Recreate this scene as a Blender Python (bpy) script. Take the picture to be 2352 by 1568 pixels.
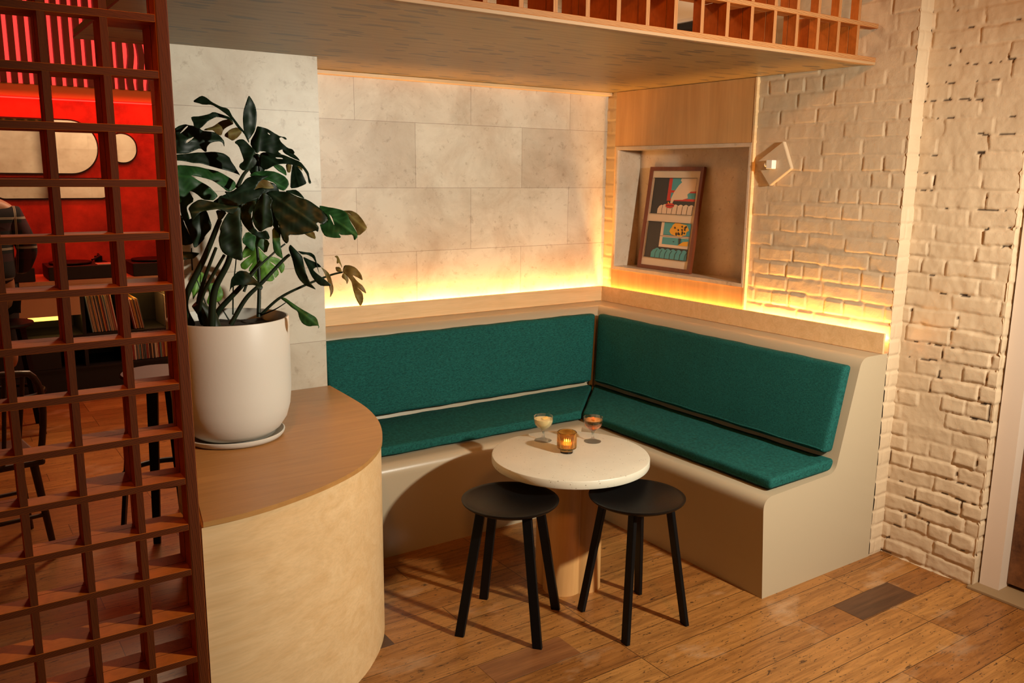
import bpy, bmesh, math, random
import numpy as np
from mathutils import Vector, Matrix
for o in list(bpy.data.objects): bpy.data.objects.remove(o)
S = bpy.context.scene
C = S.collection
PI = math.pi

# ------------------------------------------------------------------ camera
cd = bpy.data.cameras.new('camera'); cam = bpy.data.objects.new('camera', cd); C.objects.link(cam)
r_ = Vector((0.82562014, -0.56414203, 0.00975435)); d_ = Vector((-0.09963988, -0.16279538, -0.98161579)); f_ = Vector((0.55535869, 0.80946985, -0.19061819))
u_ = -d_; b_ = -f_
cam.matrix_world = Matrix(((r_.x, u_.x, b_.x, -3.395), (r_.y, u_.y, b_.y, -3.987), (r_.z, u_.z, b_.z, 1.7), (0, 0, 0, 1)))
cd.lens = 30.1575; cd.sensor_width = 36; cd.clip_start = .05
S.camera = cam
S.view_settings.view_transform = 'Standard'; S.view_settings.look = 'None'
S.view_settings.exposure = -0.12; S.view_settings.gamma = 1; S.view_settings.use_curve_mapping = False

# ------------------------------------------------------------------ world and large lights
w = bpy.data.worlds.new('world'); S.world = w; w.use_nodes = True
w.node_tree.nodes['Background'].inputs[0].default_value = (1, .36, .07, 1)
w.node_tree.nodes['Background'].inputs[1].default_value = .035

def light(name, kind, loc, energy, color, target=None, size=.1, size_y=None, spot=None, blend=.5):
    l = bpy.data.lights.new(name, kind); l.energy = energy; l.color = color
    if kind == 'AREA':
        l.size = size
        if size_y: l.shape = 'RECTANGLE'; l.size_y = size_y
    else: l.shadow_soft_size = size
    if spot: l.spot_size = math.radians(spot); l.spot_blend = blend
    o = bpy.data.objects.new(name, l); C.objects.link(o); o.location = loc
    if target: o.rotation_euler = (Vector(target)-Vector(loc)).to_track_quat('-Z', 'Y').to_euler()
    return o
KEY = (-.72, -3.75, 1.95)
light('key_lamp', 'SPOT', KEY, 465, (1, .95, .80), (-1.3, -.9, .75), .05, spot=128, blend=1.)
light('warm_ceiling_spot', 'SPOT', (-2.6, -4.3, 3.3), 215, (1, .36, .07), (.1, -1.9, 1.3), .20, spot=75, blend=.9)
light('loft_fill', 'POINT', (-1.3, -.9, 2.95), 14, (1, .62, .34), size=.1)  # added fill above the soffit, brightens what shows through the lattice
light('amber_table_spot', 'SPOT', (-3.0, -2.6, 3.2), 75, (1, .36, .06), (-2.2, -.9, .85), .07, spot=50, blend=.8)

# ------------------------------------------------------------------ helpers
def tag(o, label=None, cat=None, group=None, kind=None):
    if label: o['label'] = label
    if cat: o['category'] = cat
    if group: o['group'] = group
    if kind: o['kind'] = kind
    return o
def empty(name, loc, rz=0):
    o = bpy.data.objects.new(name, None); C.objects.link(o); o.location = loc; o.rotation_euler = (0, 0, rz); o.empty_display_size = .1
    return o
def obj(name, bm, mat, parent=None, smooth=None, loc=None):
    me = bpy.data.meshes.new(name)
    if isinstance(bm, bmesh.types.BMesh):
        bm.normal_update(); bm.to_mesh(me); bm.free()
    else: me = bm
    for m in (mat if isinstance(mat, (list, tuple)) else [mat]): me.materials.append(m)
    if smooth is not None:
        me.polygons.foreach_set('use_smooth', [True]*len(me.polygons))
        if smooth < 180: me.set_sharp_from_angle(angle=math.radians(smooth))
    o = bpy.data.objects.new(name, me); C.objects.link(o)
    if parent: o.parent = parent
    if loc: o.location = loc
    return o
def struct(name, bm, mat, smooth=None):
    o = obj(name, bm, mat, None, smooth); o['kind'] = 'structure'; return o
def box(bm, x0, x1, y0, y1, z0, z1, mat=0):
    vs = [bm.verts.new(p) for p in ((x0,y0,z0),(x1,y0,z0),(x1,y1,z0),(x0,y1,z0),(x0,y0,z1),(x1,y0,z1),(x1,y1,z1),(x0,y1,z1))]
    for f in ((0,3,2,1),(4,5,6,7),(0,1,5,4),(1,2,6,5),(2,3,7,6),(3,0,4,7)):
        bm.faces.new([vs[i] for i in f]).material_index = mat
    return vs
def bx(*a, bevel=0, seg=2):
    bm = bmesh.new(); box(bm, *a)
    if bevel: bmesh.ops.bevel(bm, geom=bm.edges[:], offset=bevel, segments=seg, profile=.5, affect='EDGES')
    return bm
def lathe(bm, prof, seg=64, c=(0,0,0), mat=0, close=False):
    rings = []
    for r, z in prof:
        if r < 1e-6: rings.append([bm.verts.new((c[0], c[1], c[2]+z))])
        else: rings.append([bm.verts.new((c[0]+r*math.cos(2*PI*i/seg), c[1]+r*math.sin(2*PI*i/seg), c[2]+z)) for i in range(seg)])
    pairs = list(zip(rings, rings[1:])) + ([(rings[-1], rings[0])] if close else [])
    for a, b in pairs:
        if len(a) == 1 and len(b) == 1: continue
        for i in range(seg):
            j = (i+1) % seg
            if len(a) == 1: f = bm.faces.new((a[0], b[j], b[i]))
            elif len(b) == 1: f = bm.faces.new((a[i], a[j], b[0]))
            else: f = bm.faces.new((a[i], a[j], b[j], b[i]))
            f.material_index = mat
    return bm
def prism(bm, pts, z0, z1, mat=0):
    a = [bm.verts.new((x, y, z0)) for x, y in pts]; b = [bm.verts.new((x, y, z1)) for x, y in pts]
    n = len(pts); bm.faces.new(list(reversed(a))); bm.faces.new(b)
    for i in range(n): bm.faces.new((a[i], a[(i+1) % n], b[(i+1) % n], b[i]))
    return bm
def tube(bm, pts, rad, seg=8, mat=0, cap=True):
    pts = [Vector(p) for p in pts]; n = len(pts); rings = []; prev = None
    for i, p in enumerate(pts):
        t = (pts[min(i+1, n-1)]-pts[max(i-1, 0)]).normalized()
        if prev is None:
            prev = t.orthogonal().normalized()
        a = (prev - t*prev.dot(t)).normalized(); prev = a; b = t.cross(a)
        r = rad[i] if isinstance(rad, (list, tuple)) else rad
        rings.append([bm.verts.new(p + a*math.cos(2*PI*k/seg)*r + b*math.sin(2*PI*k/seg)*r) for k in range(seg)])
    for A, B in zip(rings, rings[1:]):
        for k in range(seg):
            bm.faces.new((A[k], A[(k+1) % seg], B[(k+1) % seg], B[k])).material_index = mat
    if cap: bm.faces.new(list(reversed(rings[0]))); bm.faces.new(rings[-1])
    return bm
def hull_bar(bm, p0, p1, w0, w1, t0, t1, side):     # rectangular tapering bar from p0 to p1; side = width direction
    p0 = Vector(p0); p1 = Vector(p1); side = Vector(side).normalized(); ax = (p1-p0).normalized()
    s = (side-ax*side.dot(ax)).normalized(); n = ax.cross(s); vs = []
    for p, w_, t_ in ((p0, w0, t0), (p1, w1, t1)):
        for a, b in ((-1,-1),(1,-1),(1,1),(-1,1)): vs.append(bm.verts.new(p+s*a*w_/2+n*b*t_/2))
    for f in ((0,3,2,1),(4,5,6,7),(0,1,5,4),(1,2,6,5),(2,3,7,6),(3,0,4,7)): bm.faces.new([vs[i] for i in f])
    return bm
def bez(a, b, c, n=12):
    a, b, c = map(Vector, (a, b, c)); return [a*(1-t)**2+b*2*t*(1-t)+c*t*t for t in [i/n for i in range(n+1)]]

# ------------------------------------------------------------------ materials
class NT:
    def __init__(s, name):
        m = bpy.data.materials.new(name); m.use_nodes = True; s.m = m; s.t = m.node_tree; s.b = s.t.nodes['Principled BSDF']
        s.tc = s.n('ShaderNodeTexCoord')
    def n(s, ty, **k):
        n = s.t.nodes.new(ty)
        for a, v in k.items(): setattr(n, a, v)
        return n
    def l(s, a, b): s.t.links.new(a, b)
    def mp(s, scale=(1,1,1), loc=(0,0,0), rot=(0,0,0), src=None):
        n = s.n('ShaderNodeMapping'); n.inputs['Scale'].default_value = scale; n.inputs['Location'].default_value = loc; n.inputs['Rotation'].default_value = rot
        s.l(src or s.tc.outputs['Object'], n.inputs[0]); return n.outputs[0]
    def noise(s, vec, scale, detail=4, rough=.55, dist=0):
        n = s.n('ShaderNodeTexNoise'); n.inputs['Scale'].default_value = scale; n.inputs['Detail'].default_value = detail
        n.inputs['Roughness'].default_value = rough; n.inputs['Distortion'].default_value = dist; s.l(vec, n.inputs['Vector']); return n.outputs[0]
    def ramp(s, fac, stops):
        n = s.n('ShaderNodeValToRGB'); e = n.color_ramp.elements
        while len(e) < len(stops): e.new(.5)
        for q, (p, c) in zip(e, stops): q.position = p; q.color = (c, c, c, 1) if isinstance(c, (int, float)) else (*c, 1)
        s.l(fac, n.inputs[0]); return n.outputs[0]
    def mix(s, fac, a, b, bt='MIX'):
        n = s.n('ShaderNodeMix', data_type='RGBA', blend_type=bt)
        for sock, v in ((n.inputs[0], fac), (n.inputs[6], a), (n.inputs[7], b)):
            if isinstance(v, (int, float)): sock.default_value = v
            elif isinstance(v, tuple): sock.default_value = (*v, 1)
            else: s.l(v, sock)
        return n.outputs[2]
    def math(s, op, a, b=0.):
        n = s.n('ShaderNodeMath', operation=op)
        for sock, v in ((n.inputs[0], a), (n.inputs[1], b)):
            if isinstance(v, (int, float)): sock.default_value = v
            else: s.l(v, sock)
        return n.outputs[0]
    def bump(s, h, strength=.3, dist=.01, prev=None):
        n = s.n('ShaderNodeBump'); n.inputs['Strength'].default_value = strength; n.inputs['Distance'].default_value = dist
        s.l(h, n.inputs['Height'])
        if prev: s.l(prev, n.inputs['Normal'])
        s.l(n.outputs[0], s.b.inputs['Normal']); return n.outputs[0]
    def col(s, c):
        if isinstance(c, tuple): s.b.inputs['Base Color'].default_value = (*c, 1)
        else: s.l(c, s.b.inputs['Base Color'])
    def rough(s, r):
        if isinstance(r, (int, float)): s.b.inputs['Roughness'].default_value = r
        else: s.l(r, s.b.inputs['Roughness'])
    def set(s, k, v): s.b.inputs[k].default_value = v
def flat(name, c, r=.6, metal=0, emit=0, ecol=None, coat=0, spec=.5):
    t = NT(name); t.col(c); t.rough(r); t.set('Metallic', metal); t.set('Specular IOR Level', spec)
    if coat: t.set('Coat Weight', coat); t.set('Coat Roughness', .15)
    if emit: t.set('Emission Color', (*(ecol or c), 1)); t.set('Emission Strength', emit)
    n = t.noise(t.tc.outputs['Object'], 90, 3); t.bump(n, .08, .002)
    return t.m
def wood(name, c0, c1, axis='X', scale=1., rough=.45, fig=.5):
    t = NT(name); sc = {'X': (1.2, 14, 14), 'Y': (14, 1.2, 14), 'Z': (14, 14, 1.2)}[axis]
    v = t.mp(tuple(k*scale for k in sc)); n1 = t.noise(v, 1.6, 6, .62, 1.2)
    sc2 = {'X': (6, 120, 120), 'Y': (120, 6, 120), 'Z': (120, 120, 6)}[axis]
    n2 = t.noise(t.mp(tuple(k*scale for k in sc2)), 1.5, 3, .6)
    big = t.noise(t.mp((1.2, 1.2, 1.2)), 2.2, 3)
    c = t.mix(t.ramp(n1, [(.3, 0.), (.7, 1.)]), c0, c1)
    c = t.mix(.18*fig*2, c, t.ramp(n2, [(.25, .25), (.6, 1.)]), 'MULTIPLY')
    c = t.mix(.22, c, t.ramp(big, [(.3, .6), (.7, 1.)]), 'MULTIPLY')
    t.col(c); t.rough(rough); t.bump(n2, .06, .002); return t.m
def ply_edge(name, axis, face, light_c, dark_c, pitch=.0026):
    """stripes of plywood plies on faces whose normal is Y; plain stained veneer elsewhere"""
    t = NT(name); sep = t.n('ShaderNodeSeparateXYZ'); t.l(t.tc.outputs['Object'], sep.inputs[0])
    a = sep.outputs[{'X': 0, 'Y': 1, 'Z': 2}[axis]]
    wob = t.math('MULTIPLY', t.noise(t.mp((8, 8, 8)), 4, 3), .0016)
    s_ = t.math('SINE', t.math('MULTIPLY', t.math('ADD', a, wob), 2*PI/pitch))
    st = t.ramp(t.math('ADD', t.math('MULTIPLY', s_, .5), .5), [(.35, dark_c), (.65, light_c)])
    g = t.noise(t.mp({'X': (200, 200, 8), 'Z': (8, 200, 200), 'Y': (8, 200, 8)}[axis]), 1.5, 3)
    geo = t.n('ShaderNodeNewGeometry'); sp = t.n('ShaderNodeSeparateXYZ'); t.l(geo.outputs['Normal'], sp.inputs[0])
    isf = t.math('GREATER_THAN', t.math('ABSOLUTE', sp.outputs[1]), .75)
    vn = t.noise(t.mp((10, 10, 10)), 2, 5, .6, 1.0)
    ven = t.mix(t.ramp(vn, [(.3, 0.), (.7, 1.)]), face, tuple(k*.72 for k in face))
    c = t.mix(isf, ven, st); c = t.mix(.25, c, t.ramp(g, [(.3, .3), (.6, 1.)]), 'MULTIPLY')
    t.col(c); t.rough(.6); t.set('Specular IOR Level', .15); return t.m

M = {}
LW = (.50, .110, .008); LE = (.18, .036, .004); LD = (.020, .004, .001)
M['rail'] = ply_edge('stained plywood rail', 'Z', LW, LE, LD)
M['upright'] = ply_edge('stained plywood upright', 'X', LW, LE, LD)
M['rail_b'] = ply_edge('birch plywood rail', 'Z', (.55, .15, .02), (.48, .235, .085), (.20, .07, .02), .0036)
M['upright_b'] = ply_edge('birch plywood upright', 'X', (.55, .15, .02), (.45, .21, .075), (.24, .085, .026), .0036)
M['birch'] = wood('birch plywood veneer', (.80, .54, .28), (.68, .42, .19), 'X', .8, .42, .4)
M['birch_v'] = wood('birch plywood veneer upright grain', (.62, .34, .125), (.50, .25, .08), 'Z', .35, .45, .35)
M['top'] = wood('shaded birch countertop', (.48, .235, .068), (.40, .185, .050), 'X', .7, .38, .5)  # same birch, browner: grazing shade on the cabinet top put into the colour
M['edge'] = flat('birch edge', (.34, .20, .09), .6)
M['bench'] = flat('taupe laminate', (.38, .305, .20), .33)
M['black'] = flat('black lacquer', (.0025, .0025, .0025), .42, spec=.2)
M['blackm'] = flat('black matte', (.004, .004, .005), .6)
M['pot'] = flat('cream ceramic', (.60, .555, .475), .45)
M['plaster'] = flat('warm plaster', (.60, .46, .30), .8)
M['white'] = flat('white plastic', (.72, .68, .6), .4)
M['led'] = flat('led strip', (1, .6, .2), .5, 0, 14, (1, .50, .12))
M['redled'] = flat('red led', (1, .05, .02), .5, 0, 3, (1, .03, .02))
M['paint'] = flat('cream door paint', (.60, .48, .37), .5)
M['soil'] = flat('soil', (.03, .018, .01), .95)
M['framewood'] = wood('frame wood', (.20, .045, .012), (.13, .028, .008), 'Z', 1, .4)
M['beige'] = flat('beige console laminate', (.52, .36, .20), .5)
M['dskin'] = flat('skin', (.42, .24, .15), .5)

def soffit_mat():
    t = NT('oriented strand soffit'); v = t.tc.outputs['Object']
    c = t.mix(t.noise(t.mp((2, 2, 2)), 2, 4), (.30, .205, .080), (.22, .145, .052))
    w1 = t.n('ShaderNodeTexWave'); w1.inputs['Scale'].default_value = 1.2; w1.inputs['Distortion'].default_value = 14; w1.inputs['Detail'].default_value = 3; w1.inputs['Detail Scale'].default_value = 1.1
    w1.bands_direction = 'Y'; t.l(t.mp((1.0, 5, 5)), w1.inputs['Vector'])
    c = t.mix(.30, c, t.ramp(w1.outputs[0], [(.1, .45), (.5, 1.)]), 'MULTIPLY')
    wv = t.n('ShaderNodeVectorMath', operation='MULTIPLY_ADD'); nn = t.n('ShaderNodeTexNoise'); nn.inputs['Scale'].default_value = 9; t.l(t.tc.outputs['Object'], nn.inputs['Vector'])
    t.l(nn.outputs['Color'], wv.inputs[0]); wv.inputs[1].default_value = (.10, .05, 0); t.l(t.tc.outputs['Object'], wv.inputs[2])
    vo = t.n('ShaderNodeTexVoronoi'); vo.inputs['Scale'].default_value = 1; t.l(t.mp((7, 24, 1), src=wv.outputs[0]), vo.inputs['Vector'])
    sr = t.n('ShaderNodeSeparateColor'); t.l(vo.outputs['Color'], sr.inputs[0])
    fl = t.math('MULTIPLY', t.math('LESS_THAN', vo.outputs['Distance'], t.math('MULTIPLY', sr.outputs[1], .50)), t.math('GREATER_THAN', sr.outputs[0], .35))
    fl = t.math('MULTIPLY', fl, .9)
    c = t.mix(fl, c, (.085, .07, .045)); t.col(c); t.rough(.42); return t.m
M['soffit'] = soffit_mat()
def stone(name, ox, oz, vert=True, tint=(1, 1, 1)):
    t = NT(name); sep = t.n('ShaderNodeSeparateXYZ'); t.l(t.tc.outputs['Object'], sep.inputs[0])
    cb = t.n('ShaderNodeCombineXYZ'); t.l(t.math('ADD', sep.outputs[0], ox), cb.inputs[0]); t.l(t.math('ADD', sep.outputs[2], oz), cb.inputs[1])
    b = t.n('ShaderNodeTexBrick'); t.l(cb.outputs[0], b.inputs['Vector'])
    b.inputs['Scale'].default_value = 1; b.inputs['Mortar Size'].default_value = .0011; b.inputs['Mortar Smooth'].default_value = .2; b.inputs['Bias'].default_value = 0
    b.inputs['Brick Width'].default_value = .672 if vert else 60.; b.inputs['Row Height'].default_value = .3295; b.offset = .5
    b.inputs['Color1'].default_value = (.68, .61, .48, 1); b.inputs['Color2'].default_value = (.56, .48, .365, 1); b.inputs['Mortar'].default_value = (.30, .22, .15, 1)
    n = t.noise(t.mp((1, 1, 1)), 3.2, 8, .66, .4)
    c = t.mix(.8, b.outputs[0], t.ramp(n, [(.32, (.66, .56, .48)), (.60, (1, 1, 1))]), 'MULTIPLY')
    sp = t.noise(t.mp((1, 1, 1)), 26, 6, .7, .3)
    c = t.mix(.55, c, t.ramp(sp, [(.30, (.52, .42, .34)), (.43, (1, 1, 1))]), 'MULTIPLY')
    vn = t.n('ShaderNodeTexNoise'); vn.noise_type = 'RIDGED_MULTIFRACTAL'; vn.inputs['Scale'].default_value = 1.3; vn.inputs['Detail'].default_value = 5
    t.l(t.mp((.8, .8, 1.8), (3.1, 0, 1.4), (0, .6, 0)), vn.inputs['Vector'])
    vm = t.math('MULTIPLY', t.ramp(vn.outputs[0], [(.86, 0.), (.97, 1.)]), t.ramp(t.noise(t.mp((1, 1, 1), (9, 0, 2)), 1.5, 2), [(.5, 0.), (.62, .6)]))
    c = t.mix(vm, c, (.42, .19, .09)); t.col(c); t.rough(.42); t.bump(sp, .08, .003); return t.m
# world joint grid: rows at z = 1.958 - .3295k ; joints x = -.574-.672k on odd rows
M['stone'] = stone('limestone tile', .574+.672*6, -1.958+.3295*8)
M['stone_p'] = stone('limestone tile pier', 10., -1.953+.3295*8, False)
def niche_stone():
    t = NT('niche limestone'); n = t.noise(t.tc.outputs['Object'], 4, 8, .7, .3); s2 = t.noise(t.tc.outputs['Object'], 24, 6, .75)
    c = t.mix(t.ramp(n, [(.3, 0.), (.7, 1.)]), (.44, .31, .20), (.62, .51, .39)); c = t.mix(.7, c, t.ramp(s2, [(.27, (.3, .2, .13)), (.42, (1, 1, 1))]), 'MULTIPLY')
    t.col(c); t.rough(.35); return t.m
M['niche'] = niche_stone()
def brick_mat(name, c, dark_cracks=.0):
    t = NT(name); n = t.noise(t.tc.outputs['Object'], 3.5, 6, .6); f = t.noise(t.tc.outputs['Object'], 160, 4, .6); m = t.noise(t.tc.outputs['Object'], 38, 5, .65)
    cc = t.mix(t.ramp(n, [(.3, 0.), (.7, 1.)]), c, tuple(k*.88 for k in c))
    if dark_cracks:
        at = t.n('ShaderNodeAttribute', attribute_name='crack'); cc = t.mix(at.outputs[2], cc, (.05, .03, .018))
    t.col(cc); t.rough(.42); p = t.bump(f, .35, .0012); t.bump(m, .4, .004, p); return t.m
M['brick'] = brick_mat('painted brick', (.56, .425, .275), 1)
def fabric():
    t = NT('teal woven fabric'); v = t.tc.outputs['Object']
    a = t.noise(t.mp((70, 70, 640)), 1, 2, .55); b = t.noise(t.mp((640, 640, 70)), 1, 2, .55); c_ = t.noise(t.mp((70, 640, 160)), 1, 2, .55)
    m = t.math('ADD', t.math('MULTIPLY', t.math('ADD', a, c_), .3), t.math('MULTIPLY', b, .4))
    g = t.noise(v, 2.5, 3)
    c = t.mix(t.ramp(m, [(.38, 0.), (.62, 1.)]), (.001, .030, .025), (.011, .118, .098))
    c = t.mix(.35, c, t.ramp(g, [(.3, .6), (.7, 1.)]), 'MULTIPLY')
    t.col(c); t.rough(.85); t.set('Sheen Weight', .0); t.set('Specular IOR Level', .2); t.set('Sheen Roughness', .4); t.bump(m, .35, .0015); return t.m
M['teal'] = fabric()
def floor_mat():
    t = NT('old maple planks'); sep = t.n('ShaderNodeSeparateXYZ'); t.l(t.tc.outputs['Object'], sep.inputs[0])
    cb = t.n('ShaderNodeCombineXYZ'); t.l(t.math('ADD', sep.outputs[0], 8.13), cb.inputs[0]); t.l(t.math('ADD', sep.outputs[1], 1.223+.143*40), cb.inputs[1])
    def br(c1, c2, mo, ms=.0016, wd=1.12):
        b = t.n('ShaderNodeTexBrick'); t.l(cb.outputs[0], b.inputs['Vector']); b.inputs['Scale'].default_value = 1; b.inputs['Mortar Size'].default_value = ms
        b.inputs['Brick Width'].default_value = wd; b.inputs['Row Height'].default_value = .143; b.offset = .37; b.offset_frequency = 3; b.inputs['Bias'].default_value = 0; b.inputs['Mortar Smooth'].default_value = .4
        for k, c in (('Color1', c1), ('Color2', c2), ('Mortar', mo)): b.inputs[k].default_value = (*c, 1)
        return b
    base = br((.38, .168, .042), (.25, .092, .020), (.028, .010, .003))
    idb = br((0, 0, 0), (1, 1, 1), (.5, .5, .5), 0)
    # grain, offset per board
    off = t.n('ShaderNodeVectorMath', operation='MULTIPLY_ADD'); t.l(idb.outputs[0], off.inputs[0]); off.inputs[1].default_value = (7, 13, 3); t.l(t.tc.outputs['Object'], off.inputs[2])
    g1 = t.noise(t.mp((1.6, 16, 1), src=off.outputs[0]), 1.7, 7, .65, 1.4)
    g2 = t.noise(t.mp((5, 110, 1), src=off.outputs[0]), 1.3, 4, .6, .4)
    c = t.mix(.85, base.outputs[0], t.ramp(g1, [(.25, (.38, .30, .24)), (.58, (1, 1, 1)), (.8, (1.0, .95, .9))]), 'MULTIPLY')
    c = t.mix(.6, c, t.ramp(g2, [(.25, .45), (.55, 1.)]), 'MULTIPLY')
    # scratches and dents
    sc = t.noise(t.mp((3, 11, 1)), 5.5, 3, .7, .8)
    c = t.mix(t.ramp(sc, [(.32, .85), (.38, 0.)]), c, (.028, .012, .006))
    fl = t.noise(t.mp((14, 40, 1)), 3.4, 2, .5); c = t.mix(t.ramp(fl, [(.30, .9), (.34, 0.)]), c, (.02, .01, .005))
    wr = t.noise(t.mp((1.6, 2.6, 1), (2, 5, 0)), 1.6, 5, .6); c = t.mix(t.ramp(wr, [(.58, 0.), (.74, .55)]), c, (.46, .30, .17))
    t.col(c); t.rough(t.ramp(g1, [(.2, .42), (.8, .27)])); t.set('Specular IOR Level', .4)
    p = t.bump(base.outputs[1], -.5, .002); t.bump(g2, .12, .002, p); return t.m
M['floor'] = floor_mat()
M['darkplank'] = wood('dark stained plank', (.11, .042, .015), (.05, .018, .007), 'X', .8, .35, 1.)
M['midplank'] = wood('brown worn plank', (.26, .10, .032), (.15, .05, .016), 'X', .8, .35, 1.)
def terrazzo():
    t = NT('cream terrazzo'); v = t.n('ShaderNodeTexVoronoi'); v.inputs['Scale'].default_value = 60; t.l(t.tc.outputs['Object'], v.inputs['Vector'])
    rnd = t.n('ShaderNodeSeparateColor'); t.l(v.outputs['Color'], rnd.inputs[0])
    m = t.math('MULTIPLY', t.math('LESS_THAN', v.outputs['Distance'], .14), t.math('GREATER_THAN', rnd.outputs[0], .62))
    n = t.noise(t.tc.outputs['Object'], 6, 5); c = t.mix(t.ramp(n, [(.3, 0.), (.7, 1.)]), (.61, .57, .45), (.55, .51, .40))
    c = t.mix(t.math('MULTIPLY', m, .75), c, (.20, .145, .09)); t.col(c); t.rough(.42)
    pit = t.noise(t.tc.outputs['Object'], 110, 2); t.bump(t.ramp(pit, [(.28, 0.), (.36, 1.)]), .3, .002); return t.m
M['terrazzo'] = terrazzo()
def leafm(name, c0, c1):
    t = NT(name); n = t.noise(t.tc.outputs['Object'], 14, 3)
    at = t.n('ShaderNodeAttribute', attribute_name='vein')
    c = t.mix(n, c0, c1); c = t.mix(t.math('MULTIPLY', at.outputs[2], .55), c, tuple(k*2.2+.01 for k in c1)); t.col(c); t.rough(.48); t.set('Specular IOR Level', .3); t.bump(at.outputs[2], -.4, .004)
    return t.m
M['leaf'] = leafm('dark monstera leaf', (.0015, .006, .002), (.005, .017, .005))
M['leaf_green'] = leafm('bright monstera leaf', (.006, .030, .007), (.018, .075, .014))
M['leaf_bright'] = leafm('yellow-green monstera leaf', (.035, .11, .010), (.10, .22, .02))  # lightest blades, yellow-green in their own colour
M['leaf_brown'] = leafm('browning monstera leaf', (.16, .075, .018), (.10, .085, .02))
M['stem'] = flat('plant stem', (.010, .017, .006), .5, spec=.3)
def redwall():
    t = NT('mottled red wall'); n = t.noise(t.tc.outputs['Object'], 2.4, 8, .68)
    t.col(t.mix(t.ramp(n, [(.3, 0.), (.7, 1.)]), (.16, .010, .007), (.72, .09, .045))); t.rough(.6); return t.m
M['redwall'] = redwall()
M['fluted'] = flat('dark stained slat', (.10, .03, .012), .5)
M['glow'] = flat('backlit red diffuser', (1, .1, .06), .5, 0, 1.35, (1, .055, .045))
_t = NT('mirror'); _t.col((.92, .91, .86)); _t.rough(.03); _t.set('Metallic', 1.); M['mirror'] = _t.m
def glass(name, c, r=.0, ior=1.45):
    t = NT(name); t.col(c); t.rough(r); t.set('Transmission Weight', 1.); t.set('IOR', ior); return t.m
M['glass'] = glass('clear glass', (1, 1, 1), 0, 1.35)
_t = M['glass'].node_tree; _m = _t.nodes.new('ShaderNodeMixShader'); _m.inputs[0].default_value = .55; _tr = _t.nodes.new('ShaderNodeBsdfTransparent')
_t.links.new(_t.nodes['Principled BSDF'].outputs[0], _m.inputs[1]); _t.links.new(_tr.outputs[0], _m.inputs[2]); _t.links.new(_m.outputs[0], _t.nodes['Material Output'].inputs[0])
M['amber'] = glass('amber ribbed glass', (.74, .44, .12), .03)
M['drink_y'] = flat('cloudy yellow cocktail', (.62, .52, .24), .25)
M['drink_o'] = glass('amber cocktail', (.92, .30, .03), 0, 1.34)
M['lemon'] = flat('lemon peel', (.85, .55, .12), .4)
M['orange'] = flat('orange peel', (.85, .20, .03), .4)
M['wax'] = flat('candle wax', (.8, .45, .15), .4, 0, .35, (1, .55, .2))
M['flame'] = flat('flame', (1, .7, .3), .5, 0, 3, (1, .62, .22))
M['rust'] = None
def rust():
    t = NT('rusted door panel'); n = t.noise(t.tc.outputs['Object'], 5, 9, .75); t.col(t.mix(t.ramp(n, [(.35, 0.), (.65, 1.)]), (.055, .018, .008), (.24, .095, .03))); t.rough(.45); t.set('Metallic', .3); return t.m
M['rust'] = rust()

# ------------------------------------------------------------------ setting
WX = .045   # brick wall plane x, tile wall plane y
struct('floor', bx(-5.5, 3, -6.5, 4.2, -.05, 0), M['floor'])
for nm, (x0, x1, y0, y1) in {'a': (-.50, -.125, -2.222, -2.082), 'b': (-1.93, -1.573, -1.795, -1.655), 'c': (-2.3, -2.108, -1.368, -1.226)}.items():
    struct('trim_%s' % {'a': '1', 'b': '2', 'c': '3'}[nm], bx(x0, x1, y0+.002, y1-.002, -.004, .0009), M['midplank' if nm == 'b' else 'darkplank'])
struct('wall_back', bx(-1.95, .25, WX, .16, 0, 2.9), M['stone'])
struct('wall_left', bx(-2.60, -1.95, -.41, -.31, 0, 2.179), M['stone_p'])
struct('wall_left_return', bx(-2.01, -1.951, -.309, .16, 0, 2.9), M['stone_p'])
bm = bmesh.new(); prism(bm, [(-2.862, -1.675), (.04, -1.675), (.04, .04), (-1.95, .04), (-1.95, -.32), (-2.862, -.32)], 2.179, 2.1875)
struct('ceiling', bm, M['soffit'])
struct('ceiling_deck', bx(-2.86, .04, -1.66, -.33, 2.189, 2.21), M['plaster'])
struct('ceiling_high', bx(-5.5, 1.2, -2.2, 4.2, 3.15, 3.2), M['plaster'])
struct('trim_4', bx(-1.945, .04, -.0, .043, 2.160, 2.178, bevel=.002), M['birch'])     # thin batten at the top of the tiles

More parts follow.
